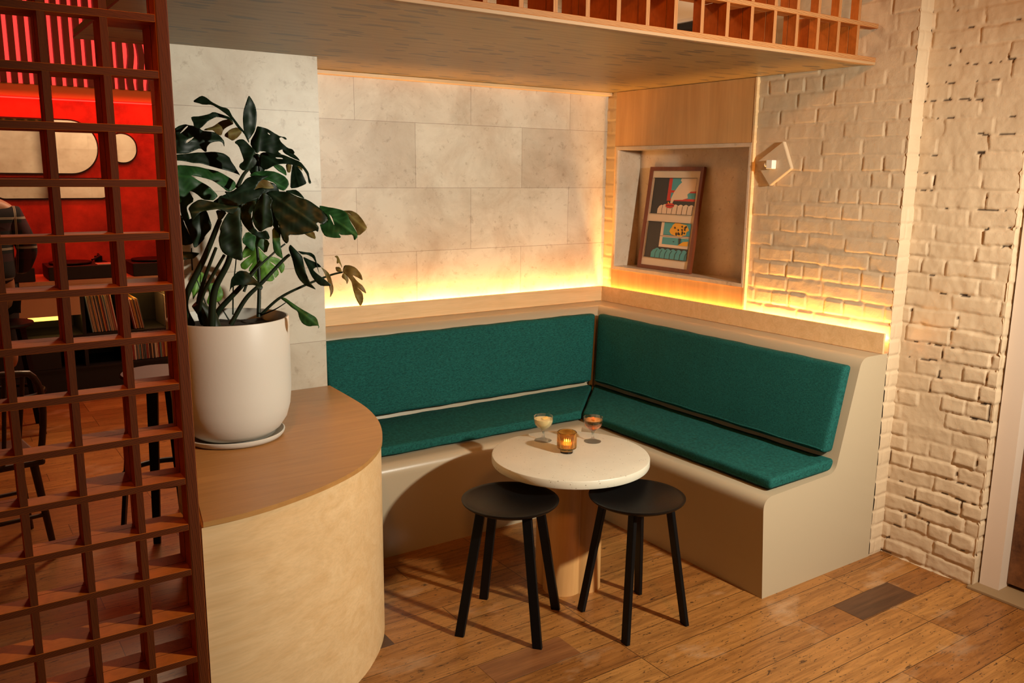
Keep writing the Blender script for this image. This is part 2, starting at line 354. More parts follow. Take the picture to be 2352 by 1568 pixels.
# painted brick relief --------------------------------------------------
def vnoise(x, y, seed, scale):
    rs = np.random.RandomState(seed); G = rs.rand(256, 256); X = x*scale; Y = y*scale
    xi = np.floor(X).astype(int); yi = np.floor(Y).astype(int); fx = X-xi; fy = Y-yi; fx = fx*fx*(3-2*fx); fy = fy*fy*(3-2*fy)
    g = lambda a, b: G[a % 256, b % 256]
    return (g(xi, yi)*(1-fx)+g(xi+1, yi)*fx)*(1-fy)+(g(xi, yi+1)*(1-fx)+g(xi+1, yi+1)*fx)*fy
def fbm(x, y, seed, scale, o=4):
    r = 0; a = .5
    for i in range(o): r = r+a*vnoise(x, y, seed+i, scale*2**i); a *= .5
    return r
def brick_wall(name, origin, U, N, ulen, z0, z1, holes=(), seed=1, rough=1., step=.006, u0=0., crack=.2, course=.0719):
    """height-mapped brickwork: U is the horizontal direction, N the outward normal"""
    nu = max(4, int(ulen/step)+1); nz = int((z1-z0)/step)+1
    u = np.linspace(0, ulen, nu); z = np.linspace(z0, z1, nz); UU, ZZ = np.meshgrid(u, z)
    wu = UU+u0+.006*rough*(fbm(UU, ZZ, seed+50, 9)-.5); wz = ZZ+.009*rough*(fbm(UU, ZZ, seed+60, 4)-.5)*2
    row = np.floor(wz/course).astype(int); fz = wz-row*course
    rs = np.random.RandomState(seed); H = np.zeros_like(UU); D = np.zeros_like(UU); off = np.zeros_like(UU)
    for r in np.unique(row):
        m = row == r; rr = np.random.RandomState(seed*977+int(r)+500)
        edges = [-.3-rr.rand()*.2]
        hdr = rr.rand() < .22
        while edges[-1] < ulen+u0+.3: edges.append(edges[-1]+((.102 if hdr or rr.rand() < .15 else .203)+(rr.rand()-.5)*.012))
        edges = np.array(edges); k = np.searchsorted(edges, wu[m])-1; k = np.clip(k, 0, len(edges)-2)
        du = np.minimum(wu[m]-edges[k], edges[k+1]-wu[m]); dz = np.minimum(fz[m], course-fz[m])
        D[m] = np.minimum(du*1.25, dz*.85); hb = rr.rand(len(edges)); tb = rr.rand(len(edges))-.5
        off[m] = (hb[k]-.5)*.0045*rough+tb[k]*(fz[m]-course/2)*.08*rough
    n1 = fbm(UU, ZZ, seed+5, 22, 5)-.5; n2 = fbm(UU, ZZ, seed+9, 60, 3)-.5
    dd = D+.006*rough*n1
    s = np.clip((dd-.0032)/.0045, 0, 1); s = s*s*(3-2*s)
    H = (s-1)*.0046*rough**.5*(.45+1.7*np.clip(fbm(UU, ZZ, seed+31, 6, 2)-.12,0,1)) + off*s + n1*.0042*rough + n2*.0012*rough
    cr = (fbm(UU, ZZ, seed+77, 7, 3) > .62-.10*crack) & (D < .0012+.0016*crack) & (fbm(UU, ZZ, seed+78, 30, 2) > .42)
    H = H-cr*.005*crack
    o = Vector(origin); U = Vector(U); N = Vector(N)
    P = np.zeros((nz, nu, 3))
    for i in range(3): P[..., i] = o[i]+UU*U[i]+H*N[i]
    P[..., 2] += ZZ-0
    idx = np.arange(nz*nu).reshape(nz, nu)
    keep = np.ones((nz-1, nu-1), bool); uc = (UU[:-1, :-1]+UU[1:, 1:])/2; zc = (ZZ[:-1, :-1]+ZZ[1:, 1:])/2
    for (a, b, c, d) in holes: keep &= ~((uc > a) & (uc < b) & (zc > c) & (zc < d))
    q = np.stack([idx[:-1, :-1], idx[:-1, 1:], idx[1:, 1:], idx[1:, :-1]], -1)[keep]
    if U.cross(Vector((0, 0, 1))).dot(N) < 0: q = q[:, ::-1]
    me = bpy.data.meshes.new(name); me.from_pydata(P.reshape(-1, 3).tolist(), [], q.tolist())
    at = me.attributes.new('crack', 'FLOAT', 'POINT'); at.data.foreach_set('value', cr.astype(np.float32).ravel()*crack)
    return struct(name, me, M['brick'], 180)
YE = -1.885; X2 = .135
brick_wall('wall_right', (WX, WX, 0), (0, -1, 0), (-1, 0, 0), WX-YE, .9, 2.86, holes=[(.097, 1.118, .0, 2.19)], seed=3, rough=.75)
brick_wall('wall_right_return', (WX, YE, 0), (1, 0, 0), (0, -1, 0), X2-WX+.004, 0, 2.86, seed=12, rough=.7, u0=.4, crack=0.)
brick_wall('wall_right_front', (X2, YE+.004, 0), (0, -1, 0), (-1, 0, 0), 2.31+YE+.006, 0, 2.86, seed=21, rough=1.6, crack=1., u0=.1)
brick_wall('wall_right_jamb', (X2, -2.31, 0), (1, 0, 0), (0, -1, 0), .10, 0, 2.86, seed=31, rough=1.1, crack=.4)
bm = bmesh.new(); box(bm, WX+.025, .32, YE+.012, -1.10, 0, 2.86); box(bm, WX+.025, .32, -1.10, -.06, 0, 1.10); box(bm, WX+.025, .32, -1.1, -.06, 1.90, 2.86)
box(bm, WX+.025, .32, -.06, .16, 0, 2.86); box(bm, X2+.03, .36, -2.30, YE+.01, 0, 2.86); box(bm, .24, .32, -1.1, -.06, 1.1, 1.9)
struct('wall_right_core', bm, M['plaster'])
# plywood panel with the stone niche
bm = bmesh.new()
box(bm, .028, .066, -1.072, -.052, 1.868, 2.177); box(bm, .028, .066, -1.072, -.052, .90, 1.148)
struct('trim_5', bm, M['birch_v'])
bm = bmesh.new(); box(bm, .026, .066, -.066, -.052, 1.148, 1.868); box(bm, .026, .066, -1.084, -1.073, .955, 2.178); struct('trim_6', bm, M['birch'])
bm = bmesh.new()
box(bm, .024, .215, -1.072, -.066, 1.149, 1.168); box(bm, .024, .215, -1.072, -.066, 1.848, 1.867)
box(bm, .024, .215, -1.072, -1.060, 1.1681, 1.8479); box(bm, .024, .215, -.080, -.066, 1.1681, 1.8479); box(bm, .205, .235, -1.0599, -.0801, 1.1681, 1.8479)
struct('wall_right_niche', bm, M['niche'])
# door at right
struct('door_1', bx(.24, .28, -3.4, -2.40, .03, 2.3), M['rust'])
bm = bmesh.new(); box(bm, .178, .30, -2.398, -2.318, .0, 2.5); box(bm, .178, .30, -3.5, -2.40, 2.3, 2.5)
struct('trim_7', bm, M['paint'])
struct('trim_8', bx(.11, .32, -3.5, -2.30, .0, .012, bevel=.002), flat('worn threshold', (.24, .15, .07), .6))

# ------------------------------------------------------------------ banquette
prof = [(.700, 0), (.722, .376)]
def arc(c, r, a0, a1, n=6): return [(c[0]+r*math.cos(math.radians(a0+(a1-a0)*i/n)), c[1]+r*math.sin(math.radians(a0+(a1-a0)*i/n))) for i in range(n+1)]
def fillet(pts, rad):
    out = [pts[0]]
    for i in range(1, len(pts)-1):
        p = Vector(pts[i]); a = Vector(pts[i-1])-p; b = Vector(pts[i+1])-p; r = rad[i-1]
        if r == 0: out.append(tuple(p)); continue
        h = a.angle(b)/2; t = min(r/math.tan(h), a.length*.48, b.length*.48)
        s = p+a.normalized()*t; e = p+b.normalized()*t
        for k in range(9): q = k/8; out.append(tuple(s*(1-q)**2+p*2*q*(1-q)+e*q*q))
    out.append(pts[-1]); return out
prof = fillet([(.695, 0), (.728, .440), (.268, .462), (.145, .950), (-.04, .950)], [.055, .055, .06])
bm = bmesh.new(); rows = []
for d, z in prof: rows.append([bm.verts.new((-1.934, -d, z)), bm.verts.new((-d, -d, z)), bm.verts.new((-d, YE, z))])
for a, b in zip(rows, rows[1:]):
    for k in (0, 1): bm.faces.new((a[k], b[k], b[k+1], a[k+1]))
for k, (x, y) in ((0, (-1.934, .04)), (2, (.04, YE))):
    v = bm.verts.new((x, y, 0)); f = [r[k] for r in rows]+[v]; bm.faces.new(f if k == 0 else f[::-1])
bmesh.ops.recalc_face_normals(bm, faces=bm.faces[:])
bench = obj('banquette_bench', bm, M['bench'], smooth=30)
tag(bench, 'L-shaped taupe built-in corner bench with rounded edges along both walls', 'bench')
t_ = obj('backrest_trim', bx(-1.945, 0, .0, .012, .952, 1.040), M['birch']); tag(t_, 'pale birch trim board above the bench, along the tiled wall', 'trim board')
t_ = obj('backrest_trim', bx(-.0, .012, YE, -.0005, .952, 1.040), M['birch']); tag(t_, 'birch trim board above the bench, along the brick wall', 'trim board')
# LED strips behind the trims
bm = bx(-1.94, -.001, .020, .034, .990, .9925); o = obj('light_strip', bm, M['led']); tag(o, 'glowing amber light strip hidden behind the trim along the tiled wall', 'light strip', 'light strips behind the trim boards')
bm = bx(.016, .026, YE+.01, -.06, .990, .9925); o = obj('light_strip', bm, M['led']); tag(o, 'glowing amber light strip hidden behind the trim along the brick wall', 'light strip', 'light strips behind the trim boards')
a = light('led_back', 'AREA', (-.97, .027, .995), 22, (1, .48, .12), size=1.93, size_y=.012); a.rotation_euler = (math.radians(180), 0, 0)
a = light('led_right', 'AREA', (.022, -.945, .995), 22, (1, .48, .12), size=.012, size_y=1.86); a.rotation_euler = (math.radians(180), 0, 0)

# ------------------------------------------------------------------ cushions
def cushion(name, pts_bot, pts_top, bev=.018, puff=.004):
    """closed hexahedral pad from 4 bottom and 4 top corners, rounded, slightly pillowed"""
    bm = bmesh.new(); a = [bm.verts.new(p) for p in pts_bot]; b = [bm.verts.new(p) for p in pts_top]
    bm.faces.new(a[::-1]); bm.faces.new(b)
    for i in range(4): bm.faces.new((a[i], a[(i+1) % 4], b[(i+1) % 4], b[i]))
    bmesh.ops.recalc_face_normals(bm, faces=bm.faces[:])
    bmesh.ops.bevel(bm, geom=bm.edges[:], offset=bev, segments=4, profile=.55, affect='EDGES')
    long = [e for e in bm.edges if e.calc_length() > .5]; bmesh.ops.subdivide_edges(bm, edges=long, cuts=40, use_grid_fill=True)
    bmesh.ops.triangulate(bm, faces=[f for f in bm.faces if len(f.verts) > 4])
    bm.normal_update(); rs = random.Random(3)
    mn = [v.co.copy() for v in bm.verts]
    for v in bm.verts:
        s = math.sin(v.co.x*19+v.co.y*17)*.5+math.sin(v.co.x*43-v.co.y*37+1)*.35
        v.co += v.normal*s*puff*.5
    o = obj(name, bm, M['teal'], smooth=50); return o
zt, zb = .915, .545
def backc(u0, u1, flip, m0, m1):
    # (u along, d out): front/back planes of the tilted pad. m = mitre amount at the corner
    F = [(.312, zb), (.212, zt)]; B = [(.252, zb+.0), (.162, zt)]
    P = []
    for (df, z), (db, _), ue in zip(F, B, (u1-.103, u1)): P.append([(u0, df, z), (ue, df, z), (ue, db, z), (u0, db, z)])
    conv = (lambda u, d, z: (u, -d, z)) if not flip else (lambda u, d, z: (-d, u, z))
    return [conv(*p) for p in P[0]], [conv(*p) for p in P[1]]
o = cushion('back_cushion', *backc(-1.885, -.213, False, 0, 0)); tag(o, 'teal back cushion leaning on the bench below the tiled wall', 'cushion')
b4, t4 = backc(-1.855, -.217, True, 0, 0)
o = cushion('back_cushion', b4, t4); tag(o, 'teal back cushion leaning on the bench below the brick wall', 'cushion')
def piping(parent, a, b):
    bm = bmesh.new(); n = 40; P = [Vector(a).lerp(Vector(b), i/n)+Vector((0, 0, .0015*math.sin(i*.9))) for i in range(n+1)]; tube(bm, P, .0038, 8); obj('piping', bm, M['teal'], parent, smooth=60)
bc = [o_ for o_ in bpy.data.objects if o_.name.startswith('back_cushion')]
piping(bc[0], (-1.87, -.312, .560), (-.335, -.312, .560)); piping(bc[1], (-.312, -1.84, .560), (-.312, -.335, .560))
zs0, zs1 = .462, .500
o = cushion('seat_cushion', [(-1.905, -.645, zs0-.006), (-.660, -.645, zs0-.006), (-.240, -.23, zs0+.003), (-1.905, -.23, zs0+.003)],
            [(-1.905, -.645, zs1), (-.660, -.645, zs1), (-.240, -.23, zs1+.012), (-1.905, -.23, zs1+.012)], .014); tag(o, 'teal seat cushion on the bench in front of the tiled wall', 'cushion')
o = cushion('seat_cushion', [(-.66, -1.862, zs0-.006), (-.66, -.658, zs0-.006), (-.235, -.240, zs0+.003), (-.235, -1.862, zs0+.003)],
            [(-.66, -1.862, zs1), (-.66, -.658, zs1), (-.235, -.240, zs1+.012), (-.235, -1.862, zs1+.012)], .014); tag(o, 'teal seat cushion on the bench in front of the brick wall', 'cushion')

# ------------------------------------------------------------------ curved cabinet
cab = empty('curved_cabinet', (0, 0, 0)); tag(cab, 'curved birch plywood cabinet with shade coloured into its top, carrying the potted plant', 'cabinet')
cp = [(-1.940, -.412), (-1.945, -.60), (-1.953, -.78), (-1.972, -.92), (-2.010, -1.07), (-2.073, -1.225), (-2.153, -1.36), (-2.28, -1.495), (-2.43, -1.59), (-2.60, -1.657), (-2.73, -1.684), (-2.838, -1.688)]
def smoothpts(P, n=4):
    out = []
    for i in range(len(P)-1):
        p0 = Vector(P[max(i-1, 0)]); p1 = Vector(P[i]); p2 = Vector(P[i+1]); p3 = Vector(P[min(i+2, len(P)-1)])
        for k in range(n):
            t = k/n; out.append(tuple(.5*((2*p1)+(-p0+p2)*t+(2*p0-5*p1+4*p2-p3)*t*t+(-p0+3*p1-3*p2+p3)*t**3)))
    out.append(P[-1]); return out
sp = smoothpts(cp); left = [(-2.705, -.95), (-2.60, -.412)]
inn = [(x-.004, y+.004) for x, y in sp[1:]]
bm = bmesh.new(); prism(bm, [(-1.944, -.412)]+inn+left, 0, .742); obj('body', bm, M['birch'], cab, smooth=25)
bm = bmesh.new(); prism(bm, sp+left, .742, .757); obj('countertop', bm, M['top'], cab, smooth=25)

# ------------------------------------------------------------------ lattices
def liner(bm, x0, x1, z0, z1, y0, y1, w_=.0085):
    box(bm, x0, x1, y0, y1, z0, z0+w_); box(bm, x0, x1, y0, y1, z1-w_, z1)
    box(bm, x0, x0+w_, y0, y1, z0+w_, z1-w_); box(bm, x1-w_, x1, y0, y1, z0+w_, z1-w_)
def lattice(root, uprights, rails, yf, mr, mu, depths, x_end=None, dep=.058, hw=.009):
    for z in rails:
        obj('rail', bx(uprights[0]-hw, x_end or uprights[-1]+hw, yf, yf+dep, z-hw, z+hw, bevel=.0008, seg=1), mr, root)
    for x in uprights:
        obj('upright', bx(x-hw*.94, x+hw*.94, yf+.0012, yf+dep-.001, rails[0]-hw, rails[-1]+hw), mu, root)
    for i in range(len(uprights)-1):
        for j in range(len(rails)-1):
            d = depths(i, j)
            if d <= 0: continue
            bm = bmesh.new(); liner(bm, uprights[i]+.0004, uprights[i+1]-.0004, rails[j]+.0004, rails[j+1]-.0004, yf+dep+.0016, yf+dep+.0016+d)
            obj('cell_liner', bm, mu, root)
scr = empty('lattice_screen', (0, 0, 0)); tag(scr, 'tall red-brown plywood lattice screen divider at the left edge', 'screen')
px = -2.862
post = obj('post', bx(px-.0155, px+.0155, -1.692, -1.634, 0, 2.80, bevel=.004), M['upright'], scr)
ups = [px-.131*k for k in range(7, 0, -1)]
rails_s = [1.9325+.1310*k for k in range(-14, 7)]; rails_s = [z for z in rails_s if z > .05]
NR = len(rails_s); top_i = min(range(NR), key=lambda i: abs(rails_s[i]-1.9325))
right_col = {top_i: .085, top_i+1: .02, top_i-1: 0, top_i-2: 0, top_i-3: 0, top_i-4: .10, top_i-5: .02, top_i-6: .045, top_i-7: .03, top_i-8: .045, top_i-9: .0, top_i-10: .06, top_i-11: .02, top_i-12: .02, top_i-13: .08}
rnd = random.Random(11)
def dep_s(i, j):
    d = rnd.choice([0, .02, .03, .05, .08])
    if i == 6: return right_col.get(j, d)
    return d
lattice(scr, ups+[px-.0155+.009], rails_s, -1.69, M['rail'], M['upright'], dep_s, x_end=px-.0150)
bal = empty('lattice_balustrade', (0, 0, 0)); tag(bal, 'orange-brown plywood lattice standing on the edge of the plywood soffit', 'lattice')
upb = [-2.065-.1318*5+.1316*k for k in range(21)]; upb = [x for x in upb if x < -.05]
railb = [2.197, 2.334, 2.466, 2.598]
opens = {8: .04, 9: .07, 10: .02, 11: .02, 12: .06, 13: .0, 14: .0, 15: .05}
dd = [.09, .05, .1, .03, .1, .0, .1, .0, .0, .08, .08, .02, .0, .08, .08, .04]
def dep_b(i, j):
    k = i-13+0
    x = upb[i]
    kk = int(round((x-upb[5+0])/.1316))
    if 0 <= kk+0 < len(dd)+0 and j == 0: return dd[kk]
    return rnd.choice([0, .04, .08])
lattice(bal, upb, railb, -1.70, M['rail_b'], M['upright_b'], dep_b, x_end=.045, dep=.040)
obj('edge_board', bx(-2.84, .043, -1.702, -1.676, 2.176, 2.1875, bevel=.001, seg=1), M['edge'], bal)

# ------------------------------------------------------------------ table
tab = empty('round_table', (-1.27, -1.325, 0)); tag(tab, 'low round cream terrazzo table on a lobed wooden pedestal', 'table')
R_ = .326
bm = bmesh.new(); lathe(bm, [(0, .570), (R_-.006, .570), (R_-.002, .5685), (R_, .565), (R_, .540), (R_-.002, .536), (R_-.008, .535), (0, .535)], 128); obj('tabletop', bm, M['terrazzo'], tab, smooth=30)
bm = bmesh.new(); pts = []
for i in range(180):   # pedestal cross-section: four touching round lobes
    a = 2*PI*i/180; best = 0
    for k in range(4):
        b = math.radians(-60+90*k); cx, cy = .062*math.cos(b), .062*math.sin(b); q = cx*math.cos(a)+cy*math.sin(a); disc = q*q-(cx*cx+cy*cy)+.080**2
        if disc > 0: best = max(best, q+math.sqrt(disc))
    pts.append((best*math.cos(a), best*math.sin(a)))
prism(bm, pts, 0, .5348); obj('pedestal', bm, M['birch_v'], tab, smooth=28)

# ------------------------------------------------------------------ stools
def stool(loc, rz, feet_r, label):
    t = empty('stool', loc, rz); tag(t, label, 'stool', 'black stools at the low table')
    bm = bmesh.new(); r = .184
    prof = [(0, -.026), (.05, -.0255), (.10, -.020), (.14, -.0115), (.17, -.003), (r-.003, .0015), (r, 0), (r-.002, -.005), (r-.010, -.012), (.15, -.024), (.12, -.031), (.11, -.040), (0, -.040)]
    lathe(bm, prof, 96, (0, 0, .505)); bmesh.ops.recalc_face_normals(bm, faces=bm.faces[:]); obj('seat', bm, M['black'], t, smooth=50)
    for k in range(4):
        a = PI/4+k*PI/2; f = (feet_r*math.cos(a), feet_r*math.sin(a), 0); h = (.125*math.cos(a), .125*math.sin(a), .478)
        bm = bmesh.new(); hull_bar(bm, f, h, .036, .036, .017, .017, (-math.sin(a-PI/4), math.cos(a-PI/4), 0) if k % 2 == 0 else (-math.sin(a+PI/4), math.cos(a+PI/4), 0))
        bmesh.ops.translate(bm, vec=(0, 0, 0), verts=bm.verts[:])
        for v in bm.verts:
            if v.co.z < .02: v.co.z = 0
        bmesh.ops.bevel(bm, geom=bm.edges[:], offset=.002, segments=1, affect='EDGES'); obj('leg', bm, M['black'], t)
    return t
stool((-1.668, -1.469, 0), math.radians(40), .213, 'black round stool left of the table pedestal, nearest the curved cabinet')
stool((-1.243, -1.703, 0), math.radians(-4), .203, 'black round stool in front of the table, nearest the open end of the bench')

# ------------------------------------------------------------------ glassware on the table
TZ = .570
def coupe(loc, drink, label, garnish, glabel, gang):
    t = empty('coupe_glass', loc); tag(t, label, 'cocktail glass')
    o_ = [(0, 0), (.036, 0), (.0375, .0012), (.036, .0028), (.020, .0065), (.008, .014), (.0048, .024), (.0042, .034), (.0055, .042), (.012, .050), (.026, .060), (.036, .072), (.0405, .085), (.0415, .098), (.0408, .110)]
    i_ = [(.0398, .110), (.0405, .098), (.0395, .086), (.035, .073), (.025, .0615), (.012, .052), (.004, .0475), (0, .047)]
    bm = bmesh.new(); lathe(bm, o_+i_, 64); bmesh.ops.recalc_face_normals(bm, faces=bm.faces[:]); obj('bowl_and_stem', bm, M['glass'], t, smooth=60)
    bm = bmesh.new(); lathe(bm, [(0, .0472), (.004, .0477), (.0118, .0523), (.0248, .0618), (.0347, .0733), (.0392, .0862), (.0401, .097), (.0401, .0975), (0, .0975)], 48)
    bmesh.ops.recalc_face_normals(bm, faces=bm.faces[:]); obj('drink', bm, M[drink], t, smooth=60)
    bm = bmesh.new(); n = 20
    for i in range(n):
        a = 2*PI*i/n
    ca, sa = math.cos(gang), math.sin(gang)
    vs = [bm.verts.new((ca*.019*math.cos(2*PI*i/n)-sa*.009*math.sin(2*PI*i/n)+.008*ca, sa*.019*math.cos(2*PI*i/n)+ca*.009*math.sin(2*PI*i/n)+.008*sa, .0985+.0022*math.cos(4*PI*i/n))) for i in range(n)]
    f = bm.faces.new(vs); r = bmesh.ops.extrude_face_region(bm, geom=[f]); bmesh.ops.translate(bm, vec=(0, 0, .0018), verts=[v for v in r['geom'] if isinstance(v, bmesh.types.BMVert)])
    bmesh.ops.recalc_face_normals(bm, faces=bm.faces[:]); g = obj('peel', bm, M[garnish], t, smooth=40); g['label'] = glabel
coupe((-1.258, -1.118, TZ), 'drink_y', 'stemmed coupe glass of cloudy pale yellow cocktail on the table', 'lemon', 'lemon peel garnish', .3)
coupe((-1.085, -1.245, TZ), 'drink_o', 'stemmed coupe glass of amber orange cocktail on the table', 'orange', 'orange peel garnish', .9)
t = empty('candle_holder', (-1.272, -1.302, TZ)); tag(t, 'ribbed amber glass candle holder with a lit tealight on the table', 'candle')
bm = bmesh.new(); rings = []; seg = 144
ZS = 1.1
pr = [(.0, .0, 0), (.026, .0, 0), (.0265, .012, .3), (.028, .0145, .5), (.0385, .018, 1), (.040, .022, 1), (.0405, .076, 1), (.0405, .0795, .2), (.0390, .0815, 0), (.0370, .0805, 0), (.0362, .076, .0), (.0360, .024, 0), (.030, .0185, 0), (0, .0175, 0)]
for r, z, rib in pr:
    rings.append([bm.verts.new(((r+.0009*rib*math.cos(36*2*PI*i/seg))*math.cos(2*PI*i/seg), (r+.0009*rib*math.cos(36*2*PI*i/seg))*math.sin(2*PI*i/seg), z*ZS)) for i in range(seg)] if r > 0 else [bm.verts.new((0, 0, z*ZS))])
for a, b in zip(rings, rings[1:]):
    for i in range(seg):
        j = (i+1) % seg
        if len(a) == 1: bm.faces.new((a[0], b[j], b[i]))
        elif len(b) == 1: bm.faces.new((a[i], a[j], b[0]))
        else: bm.faces.new((a[i], a[j], b[j], b[i]))
bmesh.ops.recalc_face_normals(bm, faces=bm.faces[:]); obj('holder', bm, M['amber'], t, smooth=50)
bm = bmesh.new(); lathe(bm, [(0, .0205), (.0285, .0212), (.0285, .037), (0, .037)], 40); obj('tealight', bm, M['wax'], t, smooth=30)
bm = bmesh.new(); lathe(bm, [(0, .040), (.002, .042), (.0028, .045), (.0018, .050), (0, .055)], 16); obj('flame', bm, M['flame'], t, smooth=60)
light('candle_light', 'POINT', (-1.272, -1.302, TZ+.048), .12, (1, .5, .15), size=.006)

# ------------------------------------------------------------------ pot and plant
PC = (-2.528, -.945)
o = bmesh.new(); lathe(o, [(0, 0), (.150, 0), (.168, .004), (.176, .014), (.178, .022), (.174, .024), (.168, .018), (.15, .010), (0, .009)], 96, (PC[0], PC[1], .757))
o = obj('saucer', o, M['pot'], smooth=40); tag(o, 'shallow round cream saucer on the curved cabinet under the plant pot', 'saucer')
plant = empty('potted_monstera', (PC[0], PC[1], .766)); tag(plant, 'large dark monstera plant in a tall cream ceramic pot on the curved cabinet', 'plant')
bm = bmesh.new(); lathe(bm, [(0, 0), (.105, 0), (.135, .008), (.165, .030), (.188, .065), (.201, .11), (.207, .17), (.208, .30), (.207, .425), (.205, .431), (.200, .431), (.198, .425), (.198, .385), (0, .385)], 128)
obj('pot', bm, M['pot'], plant, smooth=50)
bm = bmesh.new(); lathe(bm, [(0, .402), (.10, .400), (.17, .394), (.197, .390)], 48); rs = random.Random(4)
for v in bm.verts: v.co.z += rs.uniform(-.004, .006)
obj('soil', bm, M['soil'], plant)
from mathutils.geometry import delaunay_2d_cdt
def inside(p, poly):
    c = False; n = len(poly)
    for i in range(n):
        (x1, y1), (x2, y2) = poly[i], poly[i-1]
        if (y1 > p[1]) != (y2 > p[1]) and p[0] < (x2-x1)*(p[1]-y1)/(y2-y1)+x1: c = not c
    return c
def leaf(mat, O, ax, n, outline, holes, seed):
    """one blade: outline in its own plane (x along the midrib, y across), folded, drooping and rippled in 3D, with thickness"""
    rs = random.Random(seed); O = Vector(O); ax = Vector(ax); n = Vector(n); ay = n.cross(ax)
    def rnd_(P):      # soften corners once (Chaikin)
        out = []
        for i in range(len(P)):
            a = Vector(P[i]); b = Vector(P[(i+1) % len(P)]); out += [tuple(a*.8+b*.2), tuple(a*.2+b*.8)]
        return out
    outline = rnd_(outline); holes = [rnd_(h) for h in holes]
    L = max(p[0] for p in outline); x0 = min(p[0] for p in outline); y0 = min(p[1] for p in outline); y1 = max(p[1] for p in outline)
    vs = []; es = []
    for loop in [outline]+holes:
        b = len(vs); vs += [Vector(p) for p in loop]; es += [(b+i, b+(i+1) % len(loop)) for i in range(len(loop))]
    st = max(.004, min(.010, (L-x0)/26)); k = 0; y = y0
    while y < y1:
        x = x0+(st*.5 if k % 2 else 0)
        while x < L:
            if inside((x, y), outline) and not any(inside((x, y), h) for h in holes): vs.append(Vector((x, y)))
            x += st
        y += st*.87; k += 1
    V, E, F, *_ = delaunay_2d_cdt(vs, es, [], 0, 1e-5)
    bm = bmesh.new(); vl = bm.verts.layers.float.new('vein'); W = max(abs(y0), abs(y1), .01); fold = rs.uniform(.22, .42); dr = rs.uniform(.10, .22); bv = []
    for v in V:
        u = v.x/max(L, .01); a = abs(v.y)
        h = -fold*a+fold*.5*a*a/W - dr*L*(u-.45)**2 + .0022*math.sin(v.x*95+a*60+seed)+.0016*math.sin(v.y*150+seed*2)
        q = ((v.x-a*.7)/.020) % 1; b = bm.verts.new(O+ax*v.x+ay*v.y+n*h); b[vl] = max(math.exp(-(a/.0035)**2), .45*math.exp(-(min(q, 1-q)*7)**2)); bv.append(b)
    for f in F:
        c = sum((V[i] for i in f), Vector((0, 0)))/len(f)
        if not inside(c, outline) or any(inside(c, h) for h in holes): continue
        try: bm.faces.new([bv[i] for i in f])
        except ValueError: pass
    bmesh.ops.delete(bm, geom=[v for v in bm.verts if not v.link_faces], context='VERTS')
    bmesh.ops.translate(bm, vec=-Vector(plant.location), verts=bm.verts[:])
    me = bpy.data.meshes.new('leaf'); bm.normal_update(); bm.to_mesh(me); bm.free()
    o = obj('leaf', me, M[mat], plant, 180); md = o.modifiers.new('thickness', 'SOLIDIFY'); md.thickness = .0012; return o
